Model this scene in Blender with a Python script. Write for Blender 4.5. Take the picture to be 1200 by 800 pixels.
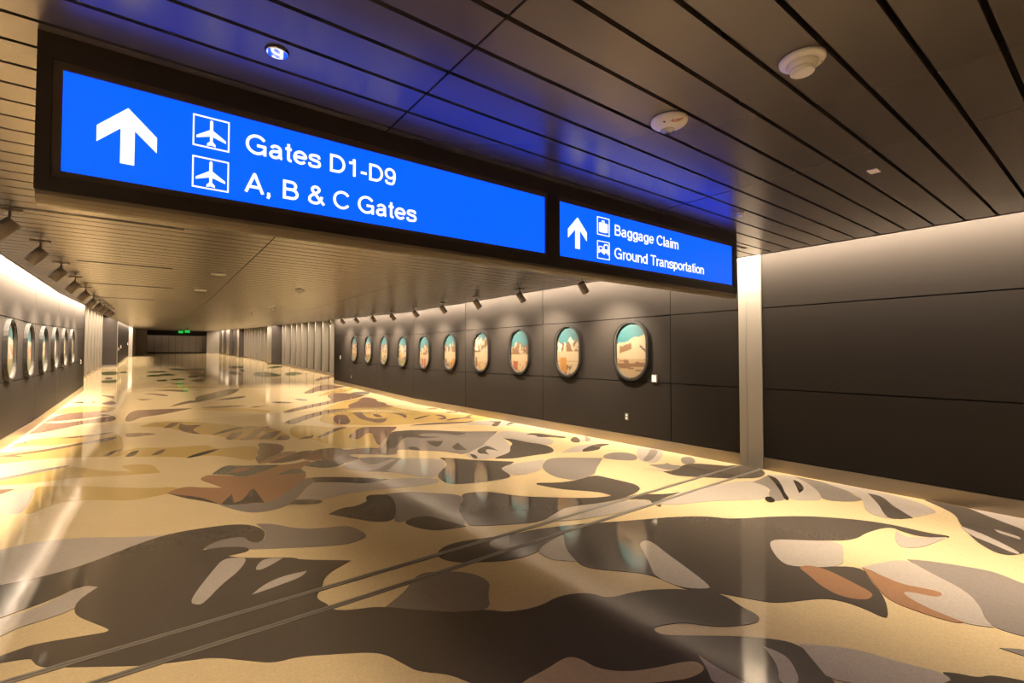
import bpy, bmesh, math, random
from mathutils import Vector, Matrix, Euler
from mathutils.geometry import delaunay_2d_cdt

for o in list(bpy.data.objects):
    bpy.data.objects.remove(o)
scene = bpy.context.scene
COL = scene.collection

# ------------------------------------------------------------------ camera
CAM_H = 1.7
FPX = 557.0                                    # focal length in pixels of a 1200 px wide frame
YAW = math.atan(422 / FPX)
PITCH = math.atan(15 / FPX)
cam_data = bpy.data.cameras.new('camera')
cam_data.sensor_width = 36.0
cam_data.lens = FPX / 1200 * 36.0
cam_data.clip_start = 0.05
cam_data.clip_end = 300
cam = bpy.data.objects.new('camera', cam_data)
cam.location = (0, 0, CAM_H)
cam.rotation_euler = (math.pi / 2 + PITCH, 0, -YAW)
COL.objects.link(cam)
scene.camera = cam

# ------------------------------------------------------------------ world, exposure
world = bpy.data.worlds.new('world')
scene.world = world
world.use_nodes = True
world.node_tree.nodes['Background'].inputs[0].default_value = (1.0, 0.8, 0.6, 1)
world.node_tree.nodes['Background'].inputs[1].default_value = 0.0
scene.view_settings.view_transform = 'Standard'
scene.view_settings.look = 'None'
scene.view_settings.gamma = 1
scene.view_settings.use_curve_mapping = False
scene.view_settings.exposure = 0.0

# light levels of the place and of the added lamps
WARM = (1.0, 0.80, 0.58)
FILL_LEFT = 8.5          # watts per metre of lamp; left and right floor rows are added
FILL_RIGHT = 22.5
COVE_FAR = 75.0
COVE_BAY = 50.0
FILL_END = 2.2
WASH_LEFT = 220.0         # wall washers, watts per metre
WASH_RIGHT = 57.0
SPOT_W = 820.0
SIGN_BLUE = 2.4
SIGN_WHITE = 1.35

# ------------------------------------------------------------------ the shape of the place
RAMP_Y, SLOPE = 15.1, 0.028                    # level floor, then a gentle ramp up
ZC = 3.113                                     # ceiling above the floor
XR, XL = 7.24, -2.125                          # wall faces
CER, CEL = 6.85, -1.715                         # ceiling edges
SEAM0, SEAMP = 4.96, 3.41                      # wall panel seams
YB, YE = -5.0, 82.0
JOINTS = (0.177, 1.19, 2.387, 4.30)

def ramp(y):
    return SLOPE * max(0.0, y - RAMP_Y)

# ------------------------------------------------------------------ helpers
def link(o, parent=None):
    COL.objects.link(o)
    if parent is not None:
        o.parent = parent
    return o

def mesh_obj(name, verts, faces, mat, parent=None, lift=False, mats=None, idx=None, smooth=False):
    if lift:
        verts = [(x, y, z + ramp(y)) for x, y, z in verts]
    me = bpy.data.meshes.new(name)
    me.from_pydata([tuple(v) for v in verts], [], faces)
    if mats:
        for m in mats:
            me.materials.append(m)
        for p, i in zip(me.polygons, idx):
            p.material_index = i
    else:
        me.materials.append(mat)
    if smooth:
        for p in me.polygons:
            p.use_smooth = True
    me.update()
    return link(bpy.data.objects.new(name, me), parent)

def bm_obj(name, bm, mat, parent=None, smooth=False):
    me = bpy.data.meshes.new(name)
    bm.to_mesh(me)
    bm.free()
    me.materials.append(mat)
    if smooth:
        for p in me.polygons:
            p.use_smooth = True
    return link(bpy.data.objects.new(name, me), parent)

BOXF = [(0, 3, 2, 1), (4, 5, 6, 7), (0, 1, 5, 4), (1, 2, 6, 5), (2, 3, 7, 6), (3, 0, 4, 7)]

def boxv(x0, x1, y0, y1, z0, z1):
    return [(x0, y0, z0), (x1, y0, z0), (x1, y1, z0), (x0, y1, z0), (x0, y0, z1), (x1, y0, z1), (x1, y1, z1), (x0, y1, z1)]

def box(name, x0, x1, y0, y1, z0, z1, mat, parent=None, lift=True):
    return mesh_obj(name, boxv(x0, x1, y0, y1, z0, z1), BOXF, mat, parent, lift)

def long_box(name, x0, x1, y0, y1, z0, z1, mat, parent=None):
    """box along Y that follows the bend of the ramp"""
    ys = [y0] + ([RAMP_Y] if y0 < RAMP_Y < y1 else []) + [y1]
    v, f = [], []
    for y in ys:
        v += [(x0, y, z0), (x1, y, z0), (x1, y, z1), (x0, y, z1)]
    for i in range(len(ys) - 1):
        a, b = 4 * i, 4 * i + 4
        for k in range(4):
            k2 = (k + 1) % 4
            f.append((a + k, a + k2, b + k2, b + k))
    f.append((3, 2, 1, 0))
    n = 4 * (len(ys) - 1)
    f.append((n, n + 1, n + 2, n + 3))
    f = [tuple(reversed(t)) for t in f]
    return mesh_obj(name, v, f, mat, parent, True)

def multi_box(name, boxes, mat, parent=None, lift=True):
    v, f = [], []
    for b in boxes:
        n = len(v)
        v += boxv(*b)
        f += [tuple(n + i for i in t) for t in BOXF]
    return mesh_obj(name, v, f, mat, parent, lift)

def lathe(name, prof, mat, parent=None, seg=28, smooth=True):
    """profile of (radius, z); axis Z"""
    v, f = [], []
    for r, z in prof:
        for i in range(seg):
            a = 2 * math.pi * i / seg
            v.append((r * math.cos(a), r * math.sin(a), z))
    for j in range(len(prof) - 1):
        for i in range(seg):
            i2 = (i + 1) % seg
            f.append((j * seg + i, j * seg + i2, (j + 1) * seg + i2, (j + 1) * seg + i))
    f.append(tuple(range(seg - 1, -1, -1)))
    f.append(tuple((len(prof) - 1) * seg + i for i in range(seg)))
    o = mesh_obj(name, v, f, mat, parent, smooth=False)
    bm = bmesh.new(); bm.from_mesh(o.data)
    bmesh.ops.recalc_face_normals(bm, faces=bm.faces)
    bm.to_mesh(o.data); bm.free()
    if smooth:
        for p in o.data.polygons:
            p.use_smooth = len(p.vertices) == 4
    return o

def extrude_xz(name, pts, y0, y1, mat, parent=None):
    """polygon in the XZ plane given thickness along Y"""
    bm = bmesh.new()
    a = [bm.verts.new((x, y0, z)) for x, z in pts]
    b = [bm.verts.new((x, y1, z)) for x, z in pts]
    n = len(pts)
    fs = [bm.faces.new(a), bm.faces.new(list(reversed(b)))]
    for i in range(n):
        j = (i + 1) % n
        bm.faces.new((a[j], a[i], b[i], b[j]))
    bmesh.ops.recalc_face_normals(bm, faces=bm.faces)
    bmesh.ops.triangulate(bm, faces=fs)
    return bm_obj(name, bm, mat, parent)

def tag(o, label=None, cat=None, group=None, kind=None):
    if label: o['label'] = label
    if cat: o['category'] = cat
    if group: o['group'] = group
    if kind: o['kind'] = kind
    return o

def empty(name, loc=(0, 0, 0)):
    o = bpy.data.objects.new(name, None)
    o.empty_display_size = 0.1
    o.location = loc
    COL.objects.link(o)
    return o

# ------------------------------------------------------------------ materials
def mat_new(name):
    m = bpy.data.materials.new(name)
    m.use_nodes = True
    return m, m.node_tree, m.node_tree.nodes['Principled BSDF']

def plain(name, col, rough=0.5, metal=0.0, noise=0.0, nscale=3.0, stretch=None, spec=0.5):
    m, nt, b = mat_new(name)
    b.inputs['Roughness'].default_value = rough
    b.inputs['Metallic'].default_value = metal
    b.inputs['Specular IOR Level'].default_value = spec
    b.inputs['Base Color'].default_value = (*col, 1)
    if noise:
        tc = nt.nodes.new('ShaderNodeTexCoord')
        mp = nt.nodes.new('ShaderNodeMapping')
        if stretch: mp.inputs['Scale'].default_value = stretch
        n = nt.nodes.new('ShaderNodeTexNoise')
        n.inputs['Scale'].default_value = nscale
        n.inputs['Detail'].default_value = 4
        r = nt.nodes.new('ShaderNodeMapRange')
        r.inputs['To Min'].default_value = 1 - noise
        r.inputs['To Max'].default_value = 1 + noise
        h = nt.nodes.new('ShaderNodeHueSaturation')
        h.inputs['Color'].default_value = (*col, 1)
        nt.links.new(tc.outputs['Object'], mp.inputs['Vector'])
        nt.links.new(mp.outputs['Vector'], n.inputs['Vector'])
        nt.links.new(n.outputs['Fac'], r.inputs['Value'])
        nt.links.new(r.outputs['Result'], h.inputs['Value'])
        nt.links.new(h.outputs['Color'], b.inputs['Base Color'])
    return m

def emit(name, col, strength, base=(0.02, 0.02, 0.02), rough=0.3):
    m, nt, b = mat_new(name)
    b.inputs['Base Color'].default_value = (*base, 1)
    b.inputs['Roughness'].default_value = rough
    b.inputs['Emission Color'].default_value = (*col, 1)
    b.inputs['Emission Strength'].default_value = strength
    return m

def terrazzo(name, col, chip=0.07):
    m, nt, b = mat_new(name)
    tc = nt.nodes.new('ShaderNodeTexCoord')
    vo = nt.nodes.new('ShaderNodeTexVoronoi')
    vo.inputs['Scale'].default_value = 110
    vo2 = nt.nodes.new('ShaderNodeTexNoise')
    vo2.inputs['Scale'].default_value = 0.7
    vo2.inputs['Detail'].default_value = 3
    sep = nt.nodes.new('ShaderNodeSeparateColor')
    r = nt.nodes.new('ShaderNodeMapRange')
    r.inputs['To Min'].default_value = 1 - chip
    r.inputs['To Max'].default_value = 1 + chip
    r2 = nt.nodes.new('ShaderNodeMapRange')
    r2.inputs['To Min'].default_value = 0.93
    r2.inputs['To Max'].default_value = 1.07
    mu = nt.nodes.new('ShaderNodeMath'); mu.operation = 'MULTIPLY'
    h = nt.nodes.new('ShaderNodeHueSaturation')
    h.inputs['Color'].default_value = (*col, 1)
    L = nt.links.new
    L(tc.outputs['Object'], vo.inputs['Vector'])
    L(tc.outputs['Object'], vo2.inputs['Vector'])
    L(vo.outputs['Color'], sep.inputs['Color'])
    L(sep.outputs[0], r.inputs['Value'])
    L(vo2.outputs['Fac'], r2.inputs['Value'])
    L(r.outputs['Result'], mu.inputs[0]); L(r2.outputs['Result'], mu.inputs[1])
    L(mu.outputs[0], h.inputs['Value'])
    L(h.outputs['Color'], b.inputs['Base Color'])
    # polished, with the slight waviness of ground terrazzo
    wv = nt.nodes.new('ShaderNodeTexNoise')
    wv.inputs['Scale'].default_value = 1.6
    wv.inputs['Detail'].default_value = 2
    bp = nt.nodes.new('ShaderNodeBump')
    bp.inputs['Strength'].default_value = 0.06
    bp.inputs['Distance'].default_value = 0.02
    L(tc.outputs['Object'], wv.inputs['Vector'])
    L(wv.outputs['Fac'], bp.inputs['Height'])
    L(bp.outputs['Normal'], b.inputs['Normal'])
    b.inputs['Roughness'].default_value = 0.07
    b.inputs['IOR'].default_value = 1.5
    return m

TZ = {
    'B': terrazzo('terrazzo_cream', (0.72, 0.564, 0.324)),
    'O': terrazzo('terrazzo_ochre', (0.564, 0.396, 0.144)),
    'L': terrazzo('terrazzo_light_grey', (0.48, 0.42, 0.36)),
    'G': terrazzo('terrazzo_grey', (0.264, 0.228, 0.198)),
    'D': terrazzo('terrazzo_dark_grey', (0.104, 0.086, 0.068), 0.05),
    'P': terrazzo('terrazzo_mauve', (0.228, 0.144, 0.102)),
    'T': terrazzo('terrazzo_terracotta', (0.37, 0.205, 0.115)),
    'Q': terrazzo('terrazzo_rust', (0.31, 0.185, 0.11)),
    'R': terrazzo('terrazzo_brown', (0.156, 0.09, 0.06)),
    'S': terrazzo('terrazzo_slate', (0.168, 0.162, 0.132)),
    'V': terrazzo('terrazzo_umber_grey', (0.228, 0.162, 0.12)),
    'E': terrazzo('terrazzo_green', (0.072, 0.102, 0.03)),
    'K': terrazzo('terrazzo_black', (0.042, 0.0336, 0.0264), 0.2),
}
M_PANEL = plain('wall_panel_bronze', (0.0215, 0.0185, 0.0165), 0.5, 0.0, 0.04, 1.5, None, 0.08)
M_BACK = plain('shadow_gap', (0.012, 0.010, 0.009), 0.9)
M_SLAT = plain('ceiling_slat_bronze', (0.128, 0.112, 0.098), 0.27, 0.5, 0.03, 2.0)
M_BLACK = plain('ceiling_void', (0.006, 0.005, 0.005), 0.9)
M_STEEL = plain('brushed_steel', (0.33, 0.28, 0.215), 0.33, 0.85, 0.05, 6.0, (1, 0.1, 12))
M_STRIP = plain('pale_metal', (0.34, 0.315, 0.28), 0.38, 0.25, 0.03, 5.0, (1, 1, 0.1))
M_COVE = plain('cove_plaster', (0.7, 0.66, 0.6), 0.8)
M_JOINT = plain('zinc_strip', (0.27, 0.24, 0.20), 0.3, 0.3)
M_FILL = plain('joint_filler', (0.13, 0.115, 0.095), 0.5)
M_FIN = plain('fin_aluminium', (0.30, 0.275, 0.24), 0.4, 0.3)
M_GLASSB = plain('smoked_glass', (0.045, 0.04, 0.034), 0.12, 0.0)
M_DARKP = plain('dark_panel', (0.055, 0.045, 0.042), 0.4)
M_FRAME = plain('sign_case_black', (0.020, 0.015, 0.011), 0.45)
M_BEZEL = plain('sign_bezel_brown', (0.055, 0.040, 0.030), 0.4)
M_SIGNTRIM = plain('sign_bottom_bronze', (0.20, 0.165, 0.12), 0.4, 0.2)
M_BLUE = emit('sign_blue', (0.0, 0.057, 1.0), SIGN_BLUE, (0.0, 0.002, 0.01), rough=0.5)
M_WHITE = emit('sign_white', (1.0, 0.99, 0.97), SIGN_WHITE)
M_PLASTIC = plain('white_plastic', (0.86, 0.83, 0.76), 0.45)
M_PLASTIC2 = plain('white_plastic_step', (0.74, 0.71, 0.64), 0.45)
M_PLATE = plain('wall_plate', (0.10, 0.095, 0.085), 0.45)
M_RED = plain('red_print', (0.45, 0.03, 0.02), 0.5)
M_CHROME = plain('chrome', (0.85, 0.85, 0.85), 0.06, 1.0)
M_RING = plain('porthole_ring', (0.011, 0.010, 0.009), 0.45, 0.0, spec=0.25)
M_RINGIN = plain('porthole_ring_inner', (0.045, 0.041, 0.037), 0.5, 0.0, spec=0.2)
M_SPOT = plain('spotlight_grey', (0.14, 0.115, 0.095), 0.4, 0.2)
M_LENS = emit('spotlight_lens', (1.0, 0.82, 0.58), 6.0)
M_GREEN = emit('exit_green', (0.0, 1.0, 0.12), 0.55)
M_END = plain('end_panel', (0.32, 0.28, 0.25), 0.35)
M_CLEAR = plain('strobe_lens', (0.5, 0.5, 0.5), 0.1, 0.3)
PATCHES = [
('E',[(0.92,41.62,1),(2.17,39.83),(1.97,37.59),(0.99,37.96)]),
('E',[(2.31,40.17),(2.84,39.98),(2.74,37.99),(2.22,38.01)]),
('E',[(-0.17,37.28,1),(0.77,37.88),(0.8,35.99,1),(-0.1,35.9)]),
('E',[(0.37,34.73),(0.85,35.09),(1.14,33.22,1),(0.35,32.8)]),
('E',[(-0.22,33.66),(0.23,34.25),(0.48,32.63,1),(-0.15,32.3)]),
('E',[(1.62,32.02),(2.2,32.9),(2.11,31.44),(1.59,30.29)]),
('E',[(2.3,33.26),(2.71,33.09),(2.57,30.54,1),(2.21,31.04)]),
('E',[(0.8,30.12,1),(1.36,30.73),(1.36,29.34),(0.83,29.19)]),
('E',[(1.6,29.24),(2.2,30.02),(2.08,27.46),(1.57,27.7)]),
('E',[(0.21,29.87),(0.67,29.97,1),(0.59,28.62),(0.2,28.81)]),
('E',[(0.7,27.23,1),(1.27,27.39,1),(1.11,26.19)]),
('E',[(4.56,41.44,1),(5.56,43.41),(5.64,41.09,1),(4.74,38.36)]),
('E',[(4.91,38.3,1),(5.24,38.18),(4.77,34.11,1),(4.64,34.94)]),
('E',[(3.88,35.24),(4.53,36.63),(4.36,32.82,1),(3.67,32.02)]),
('E',[(5.14,33.96),(6.01,35.23),(6.27,31.33,1),(5.64,29.66),(4.65,30.71)]),
('E',[(7.12,40.6,1),(8.3,42.57),(8.25,40.23,1),(6.88,38.18)]),
('E',[(6.83,33.29),(7.69,34.08),(7.77,32.15,1),(6.24,29.65)]),
('E',[(-1.54,37.35),(-1.3,38.02),(-1.11,36.45,1),(-1.42,36.01)]),
('E',[(-2.48,37.72),(-1.66,38.47),(-1.49,34.58),(-2.13,34.23)]),
('E',[(-1.96,30.38),(-1.32,30.77,1),(-1.27,28.52),(-1.83,28.79)]),
('D',[(-1.93,32.41),(-1.62,32.49),(-1.55,30.98),(-1.82,31.1)]),
('O',[(0.18,25.21,1),(0.95,25.95),(2.21,24.94),(2.35,24.12,1),(1.52,24.04)]),
('P',[(-0.14,24.02,1),(0.65,24.27),(1.24,23.5),(1.16,22.72),(0.76,23.11),(0.4,23.74)]),
('P',[(-0.26,22.7,1),(0.08,22.69),(0.54,21.71,1),(0.41,21.41),(0.16,22.08)]),
('P',[(-0.39,20.85,1),(0.08,20.59,1),(-0.23,20.3)]),
('D',[(0.98,18.75,1),(1.25,19.71),(1.27,20.68),(1.95,21.99),(2.31,22.75),(2.91,23.47),(3.02,23.06),(2.52,21.1),(1.75,19.67),(1.29,19)]),
('P',[(0.45,18.05,1),(0.74,19.09),(1.13,19.68),(1.22,19.26,1),(0.88,18.6)]),
('K',[(1.67,19.24,1),(2.21,19.91),(2.84,20.25,1),(2.71,19.64),(2.13,19.22)]),
('O',[(1.02,17.17,1),(1.61,17.2),(2.25,16.83),(2.85,15.76),(2.77,15.3),(2.13,15.94),(1.48,16.56)]),
('P',[(1.18,17.45,1),(1.65,17.67),(2.48,17.36,1),(2.2,17.05),(1.53,17.14)]),
('P',[(2.41,16.74,1),(2.66,16.98),(2.99,16.99,1),(2.61,16.62)]),
('P',[(-0.46,17.69),(0,17.66),(1.04,17.42,1),(0.56,16.76),(0.13,16.24),(-0.18,16.13),(-0.39,15.32),(-0.54,15.53)]),
('P',[(-0.43,13.23),(-0.14,13.13),(0.12,12.7,1),(-0.13,12.56),(-0.4,12.52)]),
('O',[(-0.23,14.27,1),(0.04,14.83),(0.38,14.88),(0.97,14.27),(1.35,13.74),(1.58,13.13),(1.8,12.74),(1.99,12.65),(2.16,12.57),(2.273,11.718),(2.341,10.798),(2.2,10.142),(1.672,10.6),(1.441,10.717),(1.248,11.161),(1.162,11.539),(1.057,11.771),(0.67,12.36),(0.48,13.15),(0.25,13.75)]),
('P',[(0.24,13.59,1),(0.4,14.61),(0.59,14.47,1),(0.4,13.6)]),
('P',[(0.49,13.28),(0.59,14.31,1),(0.69,13.8),(0.77,13.8),(0.99,13.71,1),(0.77,13.06),(0.78,12.55),(0.88,12.08,1),(0.65,12.42)]),
('K',[(1.001,11.857,1),(1.4,12.58),(1.81,12.81),(2.01,12.66,1),(1.61,12.42),(1.114,11.838)]),
('P',[(1.218,11.225),(1.378,11.866),(1.623,11.988,1),(1.509,11.428),(1.318,10.908),(1.22,11.021)]),
('P',[(1.408,10.84,1),(1.705,11.503),(1.89,12.21),(2.24,12.49,1),(2.14,12.02),(1.771,11.23),(1.61,10.686)]),
('P',[(1.732,10.734,1),(2.074,11.574),(2.328,11.552,1),(2.085,10.883),(1.916,10.534)]),
('P',[(2,10.431,1),(2.218,11.002),(2.321,10.704),(2.185,10.192)]),
('O',[(-0.388,10.919),(-0.111,11.032),(0.24,10.716),(0.866,10.634),(0.889,10.358),(0.992,10.032),(1.264,10.074),(1.575,9.975),(1.551,9.529),(1.334,8.557),(1.216,8.711),(1.031,9.183),(0.778,9.515),(0.517,9.464),(0.203,9.811),(-0.361,10.211)]),
('K',[(0.482,9.463,1),(0.526,9.635),(0.817,10.006),(1.002,10.025,1),(0.789,9.65),(0.596,9.485)]),
('O',[(-2.22,17.78,1),(-2.08,19.33),(-1.59,19.41),(-0.86,18.81),(-0.82,18),(-1.74,17.8)]),
('P',[(-2.08,14.26,1),(-2.09,16.73),(-1.92,17.81),(-1.46,17.92),(-0.82,18,1),(-1.13,17.44,1),(-0.74,16.61),(-0.69,15.63),(-1.27,15.6),(-1.68,14.79),(-1.86,14.44)]),
('B',[(-2.1,16.23,1),(-1.34,16.49),(-1.08,16.72),(-0.76,16.83,1),(-1.31,16.16),(-1.8,15.86)]),
('O',[(-2.094,11.551),(-1.98,13.06),(-1.83,13.44),(-1.31,13.45),(-0.58,13.47),(-0.45,12.49),(-0.371,10.985),(-0.361,10.211),(-0.849,10.58),(-1.393,10.857),(-1.846,10.696),(-1.931,10.665,1)]),
('P',[(-1.46,13.25,1),(-1.08,13.39),(-0.61,13.61,1),(-0.85,13.21),(-1.23,13.08)]),
('B',[(-2.13,12.32),(-1.8,12.53),(-1.39,12.25),(-1.09,12.48,1),(-1.347,11.918),(-1.787,11.825),(-2.054,11.877)]),
('P',[(-2.071,11.603),(-1.761,11.655),(-1.353,11.973),(-1,12.41),(-0.55,12.88,1),(-0.55,12.36),(-0.98,12.12),(-1.322,11.705),(-1.617,11.502),(-1.8,11.467,1),(-1.652,11.216,1),(-2.042,11.443)]),
('P',[(-2.08,12.87,1),(-1.91,13.1,1),(-1.88,12.95),(-2.01,12.8)]),
('D',[(-2.03,20.65,1),(-1.78,20.94),(-1.7,20.38,1)]),
('D',[(-1.53,20.37,1),(-1.47,20.77,1),(-1.42,20.31)]),
('P',[(-1.26,20.01,1),(-1.02,20.74),(-0.83,19.56,1),(-1.13,19.45)]),
('P',[(-1.48,22.8,1),(-1.03,22.34),(-1.02,21.34,1)]),
('K',[(-0.334,10.217,1),(-0.263,10.67),(-0.147,10.736,1),(-0.196,10.252),(-0.249,10.153)]),
('P',[(0.005,10.1,1),(0.134,10.523),(0.227,10.612,1),(0.191,10.251),(0.11,10.021)]),
('P',[(-0.645,10.453,1),(-0.56,10.895),(-0.432,11.031,1),(-0.55,10.381)]),
('D',[(-0.442,10.805,1),(-0.445,11.121),(-0.396,11.133,1),(-0.405,10.854)]),
('L',[(-1.813,10.025),(-1.747,10.133),(-1.556,10.323),(-1.292,10.088),(-1.229,9.961,1),(-1.461,9.707),(-1.645,9.55),(-1.718,9.511,1)]),
('O',[(-1.679,9.3),(-1.607,9.335),(-1.414,9.404),(-1.266,9.662),(-0.965,9.841),(-0.837,9.664),(-0.444,9.04),(-0.199,8.907,1),(-0.342,9.289),(-0.315,9.441),(-0.125,9.392),(0.05,9.188),(0.099,8.735),(0.138,8.516,1),(-0.08,8.59),(-0.429,8.755),(-0.856,8.905),(-1.196,8.845),(-1.541,8.962),(-1.615,8.951,1)]),
('G',[(-1.705,9.436),(-1.635,9.495),(-1.452,9.649),(-1.264,9.876),(-0.975,9.941,1),(-0.994,9.817),(-1.191,9.658),(-1.421,9.448),(-1.601,9.303),(-1.674,9.269,1)]),
('P',[(-1.577,8.745),(-1.495,8.698),(-1.341,8.598,1),(-1.441,8.391),(-1.5,8.327,1)]),
('L',[(-1.441,8.008),(-1.39,8.104),(-1.31,8.329),(-1.165,8.528,1),(-1.1,8.024),(-1.07,7.237),(-1.186,7.296),(-1.336,7.439)]),
('O',[(-1.07,7.237),(-1.082,7.94),(-1.165,8.528),(-1.093,8.572),(-0.833,8.4),(-0.507,8.112),(-0.213,7.807),(0.075,7.589),(0.251,7.538),(0.357,7.218,1),(0.184,7.182),(-0.062,7.132),(-0.219,7.148),(-0.458,7.363),(-0.749,7.584),(-0.893,7.401),(-1.005,7.159)]),
('O',[(0.216,7.363,1),(0.396,7.427,1),(0.36,7.293)]),
('P',[(6.79,26.33,1),(7.87,28.69),(8.85,29.56,1),(8.28,27.9),(7.04,26.21)]),
('P',[(4.83,20.17,1),(5.77,22.39),(6.71,23.97),(6.96,22.99),(7.3,22.41,1),(6.45,21.31),(5.47,20.78),(5.16,19.99)]),
('D',[(4.09,18.38,1),(4.34,18.34),(4.46,17.83,1),(4.23,17.67)]),
('P',[(3.24,17.91,1),(3.67,17.81),(3.88,17.33,1),(3.46,17.22)]),
('O',[(5.03,18.9,1),(5.35,18.9),(6.01,19.85),(6.68,20.14),(7.64,21.84,1),(6.45,21.31),(5.62,20.06)]),
('P',[(5.35,18.9),(6.01,19.85),(6.41,19.33),(6.68,18.29,1),(6.04,17.56),(5.05,16.67),(4.32,16.03),(3.67,15.46),(3.07,14.92),(3.14,15.42),(3.9,16.27),(4.78,17.05),(5.2,17.52)]),
('S',[(6.41,19.33,1),(6.79,19.76),(7.29,19.96),(7.25,19.2),(6.72,18.39),(6.52,18.97)]),
('O',[(4.29,15.46),(5.27,16.77),(6.29,17.68),(6.54,17.03),(6.25,15.13),(6.27,13.83),(6.45,12.65),(6.83,12.49),(6.894,11.618),(7.557,11.315),(7.416,10.29,1),(6.468,10.334),(5.486,10.761),(4.726,10.743),(4.113,11.151),(3.815,11.577),(3.533,11.647),(3.38,12.67),(3.94,14.05)]),
('P',[(5.2,15.94),(5.84,16.68),(6.29,17.68),(6.56,17.8),(6.63,16.98),(6.39,16.37),(6.5,15.85),(6.28,15.2),(6.44,14.99,1),(6.12,14.59),(5.6,14.69),(5.2,15.13),(4.74,14.53,1),(5.05,15.21)]),
('P',[(2.63,12.92,1),(3.38,14.09),(4.19,14.94),(4.89,15.12),(4.74,14.53),(4.05,14.17),(3.22,13.13),(2.75,12.39)]),
('B',[(4.66,14.27,1),(5.48,14.38),(6.21,13.1,1),(5.33,13.33),(4.9,14)]),
('P',[(3.86,12.98),(4.15,13.7),(4.41,13.5),(4.19,12.73),(4.07,12.15),(3.787,11.598),(3.604,11.884)]),
('P',[(4.67,13.92,1),(4.96,13.91),(4.66,12.74),(4.68,12.19),(5.01,12.12,1),(4.716,11.501),(4.48,11.371),(4.449,11.864),(4.39,12.41),(4.54,13.2)]),
('P',[(5.04,13.22,1),(5.17,13.12),(5.02,12.39,1),(4.85,12.52)]),
('P',[(5.52,13.06,1),(5.82,12.84),(5.63,12.19),(5.398,11.819,1),(5.59,12.61)]),
('K',[(5.503,11.565,1),(6.12,12.01),(6.244,11.992,1),(5.541,11.434)]),
('P',[(6.35,12.03,1),(6.59,11.968),(6.357,11.27),(6.107,10.937),(5.995,11.193,1),(6.281,11.328,1)]),
('P',[(6.107,10.937),(6.586,11.097),(6.707,11.005),(7.149,11.424),(7.213,11.376,1),(6.875,10.986),(6.814,10.641,1),(6.544,10.88),(6.032,10.729)]),
('P',[(6.92,13.58,1),(7.27,13.57),(7.11,13.19,1),(6.85,13.25)]),
('P',[(6.93,12.42,1),(7.29,12.28),(7.111,11.983),(6.88,12.16)]),
('O',[(2.69,12.28),(3.099,11.976),(3.398,11.2),(3.851,11.181),(4.102,10.936),(3.811,9.908),(3.39,8.811),(3.433,8.43,1),(2.757,8.584),(2.671,9.502),(2.576,10.155),(2.373,10.208),(2.358,11.008)]),
('P',[(2.369,10.191,1),(2.535,10.435),(2.746,10.491,1),(2.608,10.172)]),
('P',[(2.722,10.188,1),(3.431,11.309),(3.677,11.258,1),(3.273,10.787),(2.862,10.187)]),
('P',[(3.236,9.904),(3.815,10.884),(4.091,10.999),(4.607,10.553,1),(4.396,10.186),(4.151,9.882),(3.917,9.18),(3.627,8.632),(3.459,8.495),(3.407,8.71),(3.618,9.406),(3.787,9.926),(3.756,10.181),(3.36,9.5),(3.242,9.489)]),
('L',[(6.033,9.897,1),(6.307,10.078),(6.77,10.268),(7.074,9.939),(7.285,10.044),(7.399,9.469),(7.291,8.52),(7.114,7.877),(6.96,7.753),(7.029,8.941),(6.639,9.153),(6.462,9.371),(6.172,9.733)]),
('P',[(4.915,10.599,1),(5.43,10.651),(5.906,10.505),(6.44,10.29),(6.653,10.356,1),(6.307,10.078),(5.651,10.333),(4.977,10.496)]),
('D',[(6.488,9.408),(6.842,9.734,1),(6.814,10.008,1),(7.086,9.801,1),(6.717,9.378),(6.493,9.18)]),
('D',[(6.746,9.156,1),(7.124,9.52),(7.445,9.529,1),(7.107,9.38)]),
('L',[(6.112,8.587),(6.386,8.429),(6.493,8.06),(6.447,7.578),(6.375,7.018),(6.032,6.72),(5.919,6.753),(5.709,7.822,1),(5.31,7.008),(4.984,6.619),(4.496,6.396),(4.18,6.504),(4.214,6.911),(4.626,7.199),(5.15,7.661)]),
('G',[(3.163,8.151),(4.188,9.972),(4.353,9.969),(4.698,9.906),(5.077,9.544),(5.452,9.063),(6.112,8.587,1),(5.15,7.661),(4.969,7.438),(4.626,7.199),(4.226,6.93),(4.178,7.229),(4.08,7.456),(3.812,7.69),(3.555,8.075),(3.412,7.84),(3.364,7.67),(3.222,7.663),(3.09,7.834)]),
('D',[(4.201,9.963),(4.638,9.926),(5.058,9.508),(5.449,8.851,1),(5.225,8.657),(5.094,8.756),(5.042,9.09),(4.839,9.29),(4.577,9.373),(4.443,9.032),(4.826,8.7,1),(4.453,8.732),(4.241,9.142),(4.064,9.027),(3.402,7.969),(3.222,7.663),(3.09,7.834),(3.701,8.947)]),
('D',[(4.323,8.476,1),(4.564,8.255,1),(4.204,7.763),(4.185,8.032)]),
('D',[(4.524,7.775),(4.719,7.95,1),(4.482,7.229,1),(4.311,7.359),(4.39,7.622)]),
('D',[(4.352,6.951,1),(4.398,6.843),(4.295,6.575),(4.201,6.579)]),
('D',[(4.612,7.131),(4.893,7.324),(5.017,7.367),(4.897,6.837,1),(4.844,7.114),(4.698,6.988),(4.568,6.643,1),(4.584,6.775),(4.487,6.848)]),
('D',[(3.787,8.162),(3.913,8.067),(3.823,7.713,1),(3.685,7.881)]),
('D',[(5.709,7.822,1),(5.798,7.653),(5.803,7.203),(5.919,6.753),(5.759,6.34),(5.514,6.143),(5.15,6.202),(4.699,6.202),(4.496,6.396,1),(4.608,6.473),(4.984,6.619),(5.279,7.032),(5.543,7.271)]),
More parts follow.
